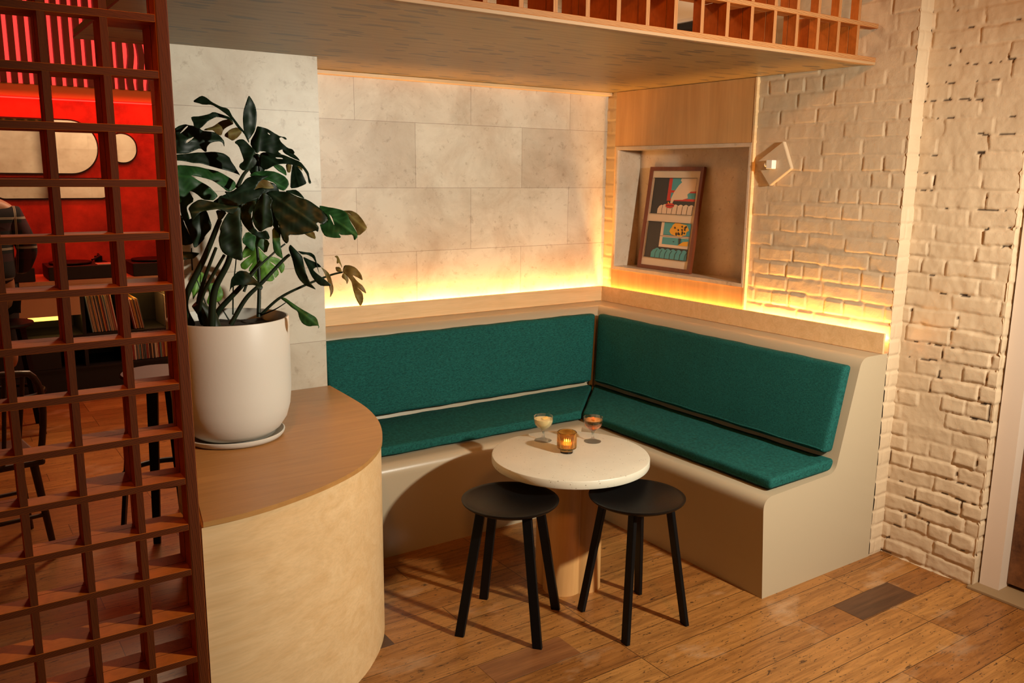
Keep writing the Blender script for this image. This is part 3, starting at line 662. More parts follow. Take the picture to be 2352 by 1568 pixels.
LEAVES = [
('leaf',(-2.4249,-0.9035,1.6465),(0.4288,-0.2126,-0.878),(-0.2173,-0.9677,0.1282),[(-0.0265,-0.0104),(-0.0072,0.0575),(0.0386,0.1),(0.0962,0.0818),(0.1408,0.0388),(0.1375,-0.0024),(0.0832,-0.0235),(0.0358,-0.0427)],[]),
('leaf',(-2.3452,-0.9294,1.5927),(0.4192,-0.3323,-0.8449),(-0.4235,-0.8948,0.1417),[(-0.0319,-0.0069),(-0.0048,0.0473),(0.0518,0.0719),(0.1053,0.0541),(0.1192,0.0034),(0.0776,-0.0281),(0.0263,-0.0391)],[]),
('leaf',(-2.4734,-0.9809,1.6252),(-0.936,0.0959,-0.3387),(-0.1798,-0.9575,0.2256),[(0.1013,-0.0083),(0.0534,-0.0198),(0.0044,-0.0115),(-0.013,0.0246),(0.0212,0.0464),(0.0619,0.0408),(0.0946,0.0186)],[]),
('leaf',(-2.3889,-0.9236,1.7659),(-0.19,-0.1349,-0.9725),(-0.3052,-0.9333,0.1891),[(0.0149,-0.0347),(-0.0023,-0.0002),(0.0193,0.0291),(0.0572,0.0304),(0.094,0.0067),(0.0742,-0.02)],[]),
('leaf',(-2.5042,-1.1923,1.7995),(-0.4939,0.5775,0.6501),(-0.2364,-0.8086,0.5387),[(0.2255,0.0304),(0.2235,-0.0048),(0.2106,-0.0122),(0.1851,-0.0139),(0.1518,-0.0195),(0.1366,-0.0332),(0.1259,-0.0345),(0.0971,-0.0236),(0.0688,-0.0186),(0.0356,-0.0159),(0.0025,-0.005),(-0.0019,0.0017),(0.0343,-0.0093),(0.0606,-0.0084),(0.0945,-0.0144),(0.1152,-0.0167),(0.1422,-0.0109),(0.1745,-0.0045),(0.1843,0.003),(0.1997,0.0162)],[]),
('leaf',(-2.5241,-1.1146,1.864),(-0.9856,0.1693,-0.0014),(-0.1495,-0.8664,0.4765),[(0.1293,-0.0162),(0.1003,-0.0179),(0.0757,-0.0214),(0.0606,-0.0313),(0.0345,-0.0255),(0.0089,-0.0144),(0.0005,0.0049),(0.0119,-0.0049),(0.0277,-0.0111),(0.0417,-0.0155),(0.0562,-0.0137),(0.0781,0.003),(0.0978,0.0206),(0.1085,0.0274),(0.124,0.022),(0.1246,0.0072),(0.1285,-0.0047)],[]),
('leaf_brown',(-2.4854,-1.0576,1.8553),(-0.9794,0.0941,-0.1789),(-0.1614,-0.8971,0.4113),[(0.1209,-0.0018),(0.1108,-0.0073),(0.0866,-0.0093),(0.0586,-0.0241),(0.0288,-0.029),(0.0182,-0.0091),(0.0439,0.0001),(0.0598,0.0095),(0.0714,0.0269),(0.0838,0.0176),(0.0927,0.0041),(0.105,0.002)],[]),
('leaf_brown',(-2.4741,-1.0397,1.8391),(-0.9509,0.0433,-0.3063),(-0.1747,-0.8924,0.416),[(0.0669,-0.0013),(0.0346,-0.0162),(0.0112,-0.0164),(0.002,0.0044),(0.0245,0.0175),(0.0472,0.0266),(0.0548,0.0127)],[]),
('leaf',(-2.4828,-1.1252,1.8029),(0.0471,-0.0629,0.9969),(-0.1126,-0.992,-0.0572),[(0.1421,-0.0),(0.1285,-0.0104),(0.1086,-0.0203),(0.0859,-0.0252),(0.0605,-0.0244),(0.0303,-0.0196),(0.0126,-0.0104),(0.0,0.0),(0.015,0.0108),(0.0356,0.0175),(0.0607,0.0196),(0.0923,0.0174),(0.1138,0.0115),(0.1311,0.0055)],[]),
('leaf',(-2.6807,-0.955,1.8004),(0.9987,0.0412,0.0307),(0.0324,-0.9686,0.2466),[(0.0153,0.0424),(0.0322,0.0537),(0.0525,0.0589),(0.0637,0.0541),(0.0775,0.0515),(0.0943,0.046),(0.1038,0.0364),(0.1325,0.0343),(0.1521,0.0298),(0.1653,0.0138),(0.1718,-0.0023),(0.1724,-0.0196),(0.1665,-0.0069),(0.156,-0.0011),(0.1353,-0.0034),(0.1209,-0.0091),(0.1101,-0.0205),(0.1075,-0.0364),(0.0997,-0.0363),(0.0873,-0.0238),(0.0639,-0.0327),(0.045,-0.0415),(0.0103,-0.0424),(-0.0099,-0.0355),(-0.0149,0.0),(-0.0035,0.0311)],[[(0.0263,0.0235),(0.0559,0.0529),(0.0618,0.0518),(0.0419,0.0337)],[(0.0402,-0.0067),(0.0455,0.0022),(0.0763,0.0169),(0.0608,0.0023),(0.0461,-0.0079)]]),
('leaf',(-2.696,-0.9696,1.7441),(0.9676,-0.1283,-0.2175),(-0.0662,-0.96,0.2719),[(-0.0017,0.0134),(0.0225,0.0196),(0.0547,0.0313),(0.0913,0.0453),(0.1329,0.0583),(0.1629,0.0629),(0.1766,0.0588),(0.1884,0.0522),(0.1944,0.0394),(0.2122,0.02),(0.2296,-0.0044),(0.219,0.0002),(0.1942,0.0037),(0.1615,0.0016),(0.1307,0.0047),(0.0962,0.0055),(0.0753,0.0015),(0.0541,0.002),(0.0252,-0.0018),(0.0008,-0.0067)],[]),
('leaf_green',(-2.4958,-1.0141,1.6529),(-0.9819,0.0256,0.1878),(0.0308,-0.9562,0.2912),[(0.2182,-0.0311),(0.1729,-0.0444),(0.1432,-0.0462),(0.1109,-0.0462),(0.0693,-0.0457),(0.0379,-0.0383),(0.0102,-0.0228),(0.0007,-0.014),(-0.0012,0.0021),(0.0191,0.0215),(0.0326,0.0194),(0.0442,0.0112),(0.0758,-0.0034),(0.111,-0.0101),(0.1539,-0.0093),(0.1341,0.0004),(0.0922,0.0162),(0.0604,0.0378),(0.0579,0.0443),(0.0702,0.0594),(0.0811,0.0603),(0.1048,0.0637),(0.1294,0.0466),(0.1521,0.0397),(0.1301,0.0709),(0.1503,0.0895),(0.1538,0.1016),(0.1391,0.1375),(0.1553,0.1494),(0.1696,0.1203),(0.1758,0.0853),(0.184,0.0528),(0.2135,0.0473)],[]),
('leaf',(-2.5551,-1.2411,1.5944),(-0.9731,0.2062,-0.103),(-0.2303,-0.8495,0.4747),[(0.1557,-0.0188),(0.1429,-0.031),(0.1176,-0.0407),(0.0911,-0.033),(0.0575,-0.0185),(0.029,-0.0082),(0.0,0.0),(0.0239,0.0203),(0.0336,0.018),(0.0651,0.0026),(0.1008,0.0017),(0.1166,0.0009),(0.1455,0.0213),(0.1508,0.0241),(0.1528,-0.0001)],[]),
('leaf',(-2.6432,-1.1023,1.565),(-0.1982,0.0491,-0.9789),(-0.0535,-0.9978,-0.0392),[(0.0291,-0.0393),(0.0169,-0.0204),(-0.0201,0.0137),(-0.0046,0.0246),(0.0358,0.0436),(0.0679,0.0242),(0.0799,0.025),(0.1161,0.0),(0.0898,-0.0134),(0.0597,-0.0284),(0.0306,-0.0473)],[]),
('leaf',(-2.6907,-1.0564,1.5553),(0.1065,-0.0679,-0.992),(-0.0398,-0.9972,0.064),[(-0.0087,-0.0005),(0.0421,0.007),(0.0767,0.0197),(0.0909,0.0192),(0.0931,-0.0109),(0.0745,-0.0264),(0.0006,-0.0127)],[]),
('leaf',(-2.5805,-1.1534,1.5767),(-0.5591,0.1172,-0.8208),(-0.271,-0.9614,0.0473),[(0.0125,-0.0257),(-0.0028,0.0079),(0.0282,0.0079),(0.0426,-0.0),(0.0302,-0.0064)],[]),
('leaf',(-2.5654,-1.2468,1.5905),(0.0496,0.0242,-0.9985),(-0.1851,-0.9822,-0.033),[(0.013,-0.0293),(-0.0037,0.0084),(0.013,0.009),(0.0336,0.0041),(0.0632,0.0085),(0.105,0.0008),(0.1369,0.002),(0.171,0.0),(0.1601,-0.0307),(0.1412,-0.0573),(0.1217,-0.0655),(0.0963,-0.0671),(0.0718,-0.0588),(0.0633,-0.061),(0.0391,-0.0478)],[]),
('leaf',(-2.4527,-1.1889,1.6728),(-0.9245,0.1293,-0.3587),(-0.2733,-0.8807,0.3869),[(0.1349,-0.0202),(0.1143,-0.0091),(0.0796,-0.0156),(0.0526,-0.0341),(0.0285,-0.0366),(0.0006,-0.0227),(-0.0227,-0.0181),(0.0163,-0.0092),(0.0504,0.0139),(0.0191,0.0157),(0.012,0.0249),(0.0256,0.0341),(0.0575,0.043),(0.1012,0.0394),(0.1286,0.0401),(0.162,0.0161),(0.1711,-0.0023),(0.1486,-0.0124),(0.1394,0.0012),(0.1291,0.0007)],[]),
('leaf',(-2.5127,-1.2435,1.6107),(0.3358,-0.0279,-0.9415),(-0.2086,-0.9769,-0.0455),[(0.0025,-0.0426),(-0.0025,0.0054),(0.0184,0.0014),(0.0292,-0.0183),(0.052,-0.0297),(0.0784,-0.0315),(0.1,-0.0224),(0.1007,0.0041),(0.1343,0.002),(0.1193,-0.0257),(0.0926,-0.0483),(0.0592,-0.059),(0.0365,-0.0597)],[]),
('leaf',(-2.4971,-1.2973,1.641),(-0.0504,0.0894,-0.9947),(-0.4939,-0.8679,-0.053),[(0.0616,-0.0349),(0.0311,-0.0215),(0.0,0.0),(0.0225,0.0253),(0.0438,0.0199),(0.0891,0.0298),(0.1082,0.0284),(0.1141,0.01),(0.1308,-0.0101),(0.1114,-0.0292),(0.0827,-0.0363)],[]),
('leaf_green',(-2.4761,-1.1414,1.498),(-0.2154,0.0455,-0.9755),(-0.1121,-0.9935,-0.0216),[(0.0335,-0.0443),(-0.0049,-0.0316),(0.0087,0.0016),(0.0129,0.049),(0.0615,0.0445),(0.0348,0.0063),(0.0609,0.0),(0.0524,-0.0147)],[]),
('leaf',(-2.4384,-1.0677,1.765),(0.2713,0.2479,0.93),(-0.3967,-0.8515,0.3427),[(0.094,0.0023),(0.0937,-0.0175),(0.085,-0.0386),(0.0751,-0.0664),(0.0777,-0.0794),(0.0713,-0.0873),(0.0675,-0.0819),(0.0743,-0.0688),(0.0694,-0.0606),(0.0563,-0.069),(0.041,-0.0932),(0.0387,-0.109),(0.0283,-0.1188),(0.0218,-0.1157),(0.027,-0.0951),(0.0336,-0.0766),(0.0218,-0.0627),(0.0125,-0.0794),(0.0082,-0.0668),(0.0122,-0.0092),(-0.0023,-0.0003),(0.0053,0.0117),(0.0355,0.0313),(0.076,0.0173),(0.0956,0.0146)],[[(0.0804,-0.0216),(0.0766,-0.0309),(0.0729,-0.0303),(0.0756,-0.0245)]]),
('leaf',(-2.4556,-1.1007,1.7706),(-0.4864,-0.1027,-0.8677),(-0.1058,-0.9788,0.1752),[(0.0036,-0.0683),(-0.0118,-0.0611),(-0.0223,-0.0471),(-0.0177,-0.0311),(0.0029,0.0083),(0.0205,-0.0005),(0.0241,0.0199),(0.0435,0.0213),(0.061,0.0124),(0.0785,-0.0056),(0.0726,-0.0221),(0.0615,-0.0246),(0.0472,-0.0169),(0.0352,-0.0268),(0.0073,-0.0528)],[]),
('leaf',(-2.402,-0.9919,1.7647),(0.6639,-0.5778,-0.4747),(-0.3902,-0.8092,0.4393),[(-0.0074,0.0073),(0.0283,0.0303),(0.0602,0.0387),(0.0954,0.0463),(0.1282,0.0492),(0.1523,0.0406),(0.1712,0.0317),(0.1825,0.0179),(0.2003,0.0031),(0.1939,-0.0045),(0.1728,0.0207),(0.1428,0.0345),(0.1198,0.0288),(0.0882,0.0116),(0.0669,-0.0051),(0.0408,-0.0427),(0.02,-0.0351),(0.0027,-0.0103)],[[(0.0459,0.0175),(0.0677,0.027),(0.0759,0.0247),(0.054,0.0152)]]),
('leaf',(-2.3208,-0.9785,1.7849),(0.6173,-0.5571,-0.5555),(-0.5038,-0.8222,0.2649),[(-0.0014,0.0019),(0.0281,0.0085),(0.0615,0.0061),(0.0816,0.0),(0.0478,-0.0067),(0.0136,-0.0108)],[]),
('leaf_green',(-2.3437,-0.9403,1.7262),(0.7358,-0.3033,-0.6055),(-0.2348,-0.9529,0.1919),[(-0.0018,-0.0014),(0.0138,0.0163),(0.0307,0.0202),(0.0492,0.0137),(0.061,-0.0012),(0.0463,-0.0023),(0.0258,-0.0051)],[]),
('leaf_green',(-2.4181,-0.9746,1.699),(0.7882,-0.4184,-0.4512),(-0.3116,-0.9037,0.2937),[(-0.004,0.0032),(0.0212,0.0225),(0.0606,0.0387),(0.0906,0.0388),(0.1098,0.0302),(0.1191,0.0162),(0.1146,-0.0108),(0.0936,-0.014),(0.0755,-0.0021),(0.0516,-0.0043),(0.0314,-0.0086),(-0.0153,-0.0192)],[]),
('leaf',(-2.2553,-0.9134,1.7288),(0.1701,-0.1127,-0.979),(-0.5278,-0.8493,0.006),[(-0.0014,-0.0071),(-0.0002,0.005),(0.031,0.022),(0.056,0.0257),(0.0747,0.0281),(0.079,0.0127),(0.0829,-0.0106),(0.0805,-0.0348),(0.0508,-0.0249)],[]),
('leaf_brown',(-2.2698,-0.8985,1.731),(-0.0659,-0.0686,-0.9955),(-0.5178,-0.8505,0.0929),[(-0.0008,-0.012),(-0.0004,0.012),(0.0308,0.0084),(0.0312,-0.0048)],[]),
('leaf_brown',(-2.2377,-0.893,1.7291),(0.529,-0.4117,-0.7421),(-0.5279,-0.8443,0.0921),[(-0.0041,-0.0028),(0.0163,0.0113),(0.0328,0.0009),(0.0169,-0.0025)],[]),
('leaf_brown',(-2.3977,-1.0872,1.6507),(-0.9685,0.2016,-0.1459),(-0.2187,-0.9692,0.1128),[(0.0642,-0.0003),(0.0517,-0.0187),(0.029,-0.0323),(0.0085,-0.0238),(-0.0082,0.0035),(0.0141,0.0036),(0.0389,-0.0056)],[]),
('leaf',(-2.44,-1.1706,1.6337),(0.6368,-0.5521,-0.5382),(-0.4117,-0.8337,0.3681),[(-0.0019,0.01),(0.0181,0.0259),(0.0427,0.0394),(0.0614,0.0428),(0.0848,0.0469),(0.1129,0.0557),(0.1322,0.0582),(0.1653,0.0563),(0.1789,0.0519),(0.2001,0.0444),(0.2063,0.0319),(0.2041,0.0162),(0.191,0.0125),(0.1864,0.0134),(0.1835,0.0044),(0.1994,-0.0012),(0.205,-0.0155),(0.195,-0.0156),(0.1878,-0.0277),(0.1709,-0.0481),(0.1542,-0.0614),(0.131,-0.0764),(0.1453,-0.0927),(0.1449,-0.1068),(0.1223,-0.1007),(0.0845,-0.0663),(0.0476,-0.0478),(0.0237,-0.0255),(-0.0003,-0.0286),(-0.0083,-0.0031)],[]),
('leaf',(-2.3605,-1.1008,1.6409),(0.7703,-0.513,-0.3787),(-0.4191,-0.8549,0.3057),[(-0.0001,-0.0026),(0.0281,0.0188),(0.0493,0.0142),(0.0748,-0.0002),(0.0508,-0.0005),(0.0264,0.0002)],[]),
('leaf_brown',(-2.2906,-1.1144,1.4975),(0.678,-0.3928,-0.6214),(-0.4523,-0.8892,0.0686),[(-0.0085,-0.0112),(0.0134,0.018),(0.0391,-0.0011),(0.0157,-0.0095)],[]),
('leaf_green',(-2.2148,-1.0538,1.5719),(0.5847,-0.6011,-0.5448),(-0.4355,-0.7992,0.4143),[(-0.0177,0.0152),(0.0183,0.0298),(0.0573,0.0482),(0.0823,0.0464),(0.1067,0.0299),(0.1449,0.0146),(0.1642,0.0008),(0.1621,-0.0195),(0.1447,-0.0044),(0.1287,-0.018),(0.1119,-0.0306),(0.1033,-0.0309),(0.1204,-0.0378),(0.0958,-0.0553),(0.0705,-0.0681),(0.0482,-0.0583),(0.0272,-0.0426),(0.0399,-0.0362),(0.0433,-0.0179),(0.0356,-0.0079),(0.0087,0.0002),(-0.0084,0.0032)],[[(0.0326,0.0056),(0.0487,0.0019),(0.0761,-0.0184),(0.0505,-0.0062)]]),
('leaf_brown',(-2.1385,-1.0765,1.5693),(0.5157,-0.6178,-0.5937),(-0.5471,-0.7707,0.3267),[(-0.0045,-0.0021),(0.0195,0.0177),(0.0453,0.0246),(0.0798,0.018),(0.1112,0.0057),(0.1004,-0.0382),(0.0822,-0.0247),(0.0429,-0.0125),(0.0139,-0.0013)],[[(0.0125,0.0039),(0.0389,0.0065),(0.0256,0.0035)]]),
('leaf_bright',(-2.3387,-0.71,1.4254),(0.3012,-0.1313,-0.9445),(-0.1188,-0.9879,0.0995),[(0.0,0.0),(0.0249,0.0088),(0.0541,0.0214),(0.062,0.0428),(0.0822,0.0677),(0.1096,0.0747),(0.1275,0.0633),(0.1359,0.0488),(0.113,0.047),(0.0876,0.038),(0.0713,0.0199),(0.1055,0.0417),(0.1331,0.0416),(0.142,0.0215),(0.1383,0.0189),(0.1112,0.0202),(0.098,0.0146),(0.1435,0.0181),(0.1497,0.0019),(0.1373,-0.0232),(0.1426,-0.0416),(0.1173,-0.0503),(0.093,-0.0566),(0.0768,-0.0634),(0.0531,-0.0323),(0.0742,-0.0704),(0.0634,-0.0846),(0.0452,-0.0825),(0.0357,-0.0574),(0.0278,-0.0274),(0.0299,-0.0657),(0.008,-0.0594),(-0.0166,-0.0308),(-0.0107,-0.0145),(0.0069,-0.0109)],[]),
('leaf',(-2.4686,-1.1419,1.3225),(-0.9624,0.2595,-0.0798),(-0.2698,-0.8807,0.3894),[(0.104,0.0063),(0.0984,-0.0208),(0.0923,-0.0434),(0.0737,-0.0623),(0.0601,-0.0678),(0.0354,-0.0592),(0.0209,-0.0376),(0.0009,-0.0095),(-0.0054,0.0006),(0.0017,0.0127),(0.0156,0.0029),(0.0203,-0.0106),(0.0585,-0.015),(0.0862,-0.0159),(0.0978,-0.0091)],[]),
('leaf_bright',(-2.588,-0.8456,1.3473),(-0.3515,-0.0944,-0.9314),(-0.0485,-0.9917,0.1188),[(0.0585,-0.0213),(0.01,-0.0161),(-0.0005,-0.0025),(-0.0034,0.0109),(0.0305,0.0299),(0.046,0.0199),(0.08,0.0058),(0.1031,0.0028),(0.077,-0.0091)],[]),
('leaf_bright',(-2.5179,-0.7954,1.3017),(-0.3987,-0.0936,-0.9123),(-0.0647,-0.9894,0.1297),[(0.0228,-0.0344),(-0.0007,-0.0052),(0.0052,0.0142),(0.0316,0.035),(0.0578,0.0342),(0.0711,0.0187),(0.0892,-0.0),(0.0796,-0.013),(0.0465,-0.0142)],[]),
('leaf',(-2.6603,-1.1004,1.4394),(-0.9913,0.0791,-0.1051),(-0.1219,-0.8533,0.507),[(0.0506,-0.0152),(0.0105,-0.0089),(-0.0084,0.0001),(0.0062,0.0087),(0.0184,0.0164),(0.0574,0.0149)],[]),
('leaf',(-2.3553,-1.1174,1.4598),(0.3282,-0.4074,-0.8522),(-0.5176,-0.8323,0.1985),[(0.0,0.0),(0.0186,0.0051),(0.0558,0.0153),(0.076,0.0092),(0.1286,-0.0049),(0.1521,-0.0051),(0.1825,0.0012),(0.163,-0.0139),(0.1481,-0.0263),(0.1201,-0.0339),(0.0946,-0.0326),(0.0603,-0.0236),(0.0421,-0.0185),(0.0087,-0.0127)],[]),
('leaf',(-2.3052,-1.0938,1.4145),(0.5185,-0.5051,-0.6899),(-0.5316,-0.8224,0.2026),[(0.0,0.0),(0.0295,0.0099),(0.0574,0.0214),(0.0772,0.0214),(0.0616,0.0074),(0.0593,-0.0066),(0.079,-0.0066),(0.1135,-0.0016),(0.1472,0.0008),(0.1222,-0.0266),(0.1038,-0.0312),(0.0726,-0.0263),(0.0346,-0.0115)],[]),
('leaf',(-2.3136,-1.0793,1.4312),(0.4612,-0.5378,-0.7057),(-0.5166,-0.8094,0.2792),[(-0.004,-0.0026),(0.0183,0.0148),(0.0326,0.0299),(0.0505,0.0327),(0.0729,0.0222),(0.1128,-0.0007),(0.099,0.0052),(0.0749,0.0173),(0.0512,0.0228),(0.0307,0.0162),(0.0191,0.0017)],[]),
('leaf_brown',(-2.2374,-1.0957,1.3726),(0.1403,-0.3377,-0.9307),(-0.5415,-0.8131,0.2134),[(-0.0015,-0.0008),(0.0214,0.0169),(0.043,0.0226),(0.0798,0.0212),(0.0975,0.0146),(0.1149,-0.0031),(0.0948,0.0055),(0.0561,0.0087),(0.0149,0.0041)],[]),
('leaf_green',(-2.4251,-1.1777,1.4666),(0.3057,-0.223,-0.9256),(-0.4191,-0.9044,0.0795),[(-0.056,0.0082),(-0.0448,0.0361),(0.0048,0.012),(0.0555,0.0016),(0.0518,-0.0016),(0.0352,-0.0131),(0.017,-0.0169),(-0.0145,-0.0065)],[]),
('leaf_green',(-2.4202,-1.1567,1.5677),(0.2072,-0.1062,-0.9725),(-0.2311,-0.9713,0.0568),[(-0.0034,-0.0046),(0.0206,0.0009),(0.0438,0.0033),(0.0795,-0.0),(0.0545,-0.0087),(0.0392,-0.0156)],[]),
('leaf_green',(-2.3757,-1.0866,1.2705),(0.5513,-0.591,-0.5889),(-0.4995,-0.7992,0.3344),[(-0.009,-0.0072),(0.0004,0.0049),(0.0341,0.0062),(0.0679,0.0092),(0.1053,0.015),(0.1291,0.019),(0.1421,0.0143),(0.1579,0.0029),(0.1627,0.0007),(0.1641,-0.0073),(0.1573,0.0018),(0.1425,-0.011),(0.129,-0.0234),(0.1085,-0.0278),(0.0882,-0.0199),(0.0693,-0.0049),(0.0464,-0.0082),(0.0239,-0.0066),(0.0062,-0.0072)],[]),
('leaf_brown',(-2.1204,-1.0129,1.3391),(0.2625,-0.5069,-0.8211),(-0.552,-0.7768,0.3031),[(-0.0241,0.0172),(-0.0136,0.0355),(0.0057,0.0505),(0.0366,0.0563),(0.0652,0.0507),(0.0403,0.0374),(0.025,0.0259),(0.0569,0.0312),(0.0834,0.0422),(0.1146,0.0387),(0.0951,0.0274),(0.0733,0.0195),(0.1014,0.0282),(0.1274,0.0183),(0.1459,-0.0044),(0.1139,-0.0053),(0.0704,0.0042),(0.0459,0.0119),(0.0174,0.0075),(0.0011,-0.0006),(-0.0128,0.0055)],[]),
('leaf_brown',(-2.1471,-1.0735,1.3647),(-0.3435,0.514,0.786),(-0.5409,-0.7925,0.2819),[(0.0519,0.002),(0.0476,-0.0096),(0.0328,-0.0086),(0.002,-0.0013),(-0.0014,0.0023),(0.0205,-0.0005),(0.0219,0.0102),(0.0396,-0.0029)],[]),
('leaf_brown',(-2.136,-1.0496,1.3497),(-0.7858,0.5965,0.1638),(-0.5395,-0.7904,0.2902),[(0.0306,-0.0095),(0.0123,-0.0116),(-0.001,0.0049),(0.0206,0.0088)],[]),
('leaf_brown',(-2.1326,-1.0532,1.3401),(0.1189,-0.328,-0.9372),(-0.5575,-0.8031,0.2103),[(-0.003,-0.0017),(0.0128,0.0091),(0.0283,0.0098),(0.0431,-0.0007),(0.0279,-0.0002),(0.0114,-0.0134)],[])]
STEMS = [
([(-2.597,-1.15,1.548),(-2.638,-1.1,1.426),(-2.697,-1.05,1.28),(-2.669,-1.0,1.19)],0.014),
([(-2.614,-1.15,1.459),(-2.641,-1.093,1.354),(-2.652,-1.037,1.261),(-2.623,-0.98,1.187)],0.009),
([(-2.603,-1.2,1.439),(-2.653,-1.133,1.321),(-2.657,-1.067,1.246),(-2.632,-1.0,1.191)],0.009),
([(-2.563,-1.2,1.556),(-2.576,-1.16,1.423),(-2.618,-1.12,1.317),(-2.624,-1.08,1.187)],0.014),
([(-2.452,-1.1,1.403),(-2.506,-1.06,1.323),(-2.581,-1.02,1.233),(-2.583,-0.98,1.187)],0.012),
([(-2.366,-1.1,1.459),(-2.408,-1.1,1.429),(-2.484,-1.1,1.363),(-2.516,-1.1,1.303)],0.005),
([(-2.359,-1.12,1.423),(-2.378,-1.105,1.403),(-2.449,-1.09,1.329),(-2.504,-1.075,1.274),(-2.554,-1.06,1.188)],0.009),
([(-2.4,-0.9,1.446),(-2.403,-0.917,1.389),(-2.408,-0.933,1.305),(-2.422,-0.95,1.187)],0.008),
([(-2.495,-1.0,1.546),(-2.502,-0.983,1.4),(-2.511,-0.967,1.31),(-2.513,-0.95,1.204)],0.003),
([(-2.412,-0.95,1.196),(-2.349,-0.975,1.255),(-2.263,-1.0,1.298),(-2.175,-1.025,1.332),(-2.136,-1.05,1.344)],0.006),
([(-2.414,-0.95,1.193),(-2.39,-1.007,1.216),(-2.387,-1.063,1.234),(-2.38,-1.12,1.258)],0.003),
([(-2.646,-1.0,1.355),(-2.607,-1.0,1.222)],0.003),
([(-2.577,-1.0,1.262),(-2.542,-1.0,1.194)],0.003),
([(-2.394,-0.93,1.765),(-2.386,-0.937,1.663),(-2.407,-0.943,1.588),(-2.436,-0.95,1.512)],0.005),
([(-2.411,-0.95,1.701),(-2.437,-0.975,1.649),(-2.486,-1.0,1.576)],0.006),
([(-2.505,-1.05,1.65),(-2.473,-1.025,1.693),(-2.434,-1.0,1.723)],0.008),
([(-2.678,-1.1,1.456),(-2.673,-1.075,1.426),(-2.667,-1.05,1.38)],0.003)]
for i, a in enumerate(LEAVES): leaf(*a, i+1)
def spline(P, n=8): return smooth3([Vector(p) for p in P], n)
def smooth3(P, n):
    out = []
    for i in range(len(P)-1):
        p0 = P[max(i-1, 0)]; p1 = P[i]; p2 = P[i+1]; p3 = P[min(i+2, len(P)-1)]
        for k in range(n):
            t = k/n; out.append(.5*((2*p1)+(-p0+p2)*t+(2*p0-5*p1+4*p2-p3)*t*t+(-p0+3*p1-3*p2+p3)*t**3))
    return out+[P[-1]]
for pts, r in STEMS:
    pp = [p-Vector(plant.location) for p in spline(pts)]
    if pts[0][2] < pts[-1][2]: pp = pp[::-1]
    n_ = len(pp); bm = bmesh.new(); tube(bm, pp, [r*(.55+.4*k/n_) for k in range(n_)], 12); obj('petiole', bm, M['stem'], plant, smooth=60)
bm = bmesh.new(); tube(bm, [(-.075, -.10, .385), (-.09, -.09, .45), (-.13, -.09, .50)], [.030, .028, .018], 16); obj('trunk', bm, M['stem'], plant, smooth=60)

# ------------------------------------------------------------------ framed print in the niche
fr = empty('framed_print', (.10, -.414, 1.1682), 0); tag(fr, 'red-brown framed two-panel colour illustration leaning inside the stone niche', 'picture')
FW, FH = .424, .590; lean = math.atan2(.078, .585)
# local frame: X = width towards -Y world, Z up, built then tilted; local +Y points into the wall
fr.rotation_euler = Matrix(((0, math.sin(0)+0, 0), (0, 0, 0), (0, 0, 0))).to_euler() if False else (0, 0, 0)
rot = Matrix.Rotation(math.radians(-90), 4, 'Z') @ Matrix.Rotation(-lean, 4, 'X'); fr.matrix_world = Matrix.Translation((.098, -.414, 1.1690)) @ rot
bm = bmesh.new(); b_w = .022
for a in ((-FW/2, FW/2, 0, .020, 0, b_w), (-FW/2, FW/2, 0, .020, FH-b_w, FH), (-FW/2, -FW/2+b_w, 0, .020, b_w, FH-b_w), (FW/2-b_w, FW/2, 0, .020, b_w, FH-b_w)): box(bm, *a)
obj('frame', bm, M['framewood'], fr)
cols = {'paper': (.62, .50, .36), 'dark': (.035, .032, .030), 'blue': (.06, .28, .31), 'red': (.50, .035, .022), 'yellow': (.72, .34, .02), 'line': (.02, .015, .012), 'cream': (.64, .49, .35)}
pm = [flat('print '+k, v, .55) for k, v in cols.items()]; ci = {k: i for i, k in enumerate(cols)}
bm = bmesh.new(); iw, ih = FW-2*b_w, FH-2*b_w; lay = [0]
def poly(pts, c):      # pts in (u,v) of the paper, v down
    lay[0] += 1; y = .0085-.00012*lay[0]
    vs = [bm.verts.new((-iw/2+u*iw, y, b_w+(1-v)*ih)) for u, v in pts]; f = bm.faces.new(vs); f.material_index = ci[c]
    if f.normal.y > 0: pass
def rect(a, b, c, d, col): poly([(a, c), (b, c), (b, d), (a, d)], col)
def stroke(pts, wd=.006, col='line'):
    for (a, b), (c, d) in zip(pts, pts[1:]):
        dx, dy = c-a, (d-b)*1.4; l = math.hypot(dx, dy) or 1; nx, ny = -dy/l*wd, dx/l*wd/1.4
        poly([(a+nx, b+ny), (c+nx, d+ny), (c-nx, d-ny), (a-nx, b-ny)], col)
box(bm, -iw/2, iw/2, .009, .012, b_w, FH-b_w, ci['paper'])
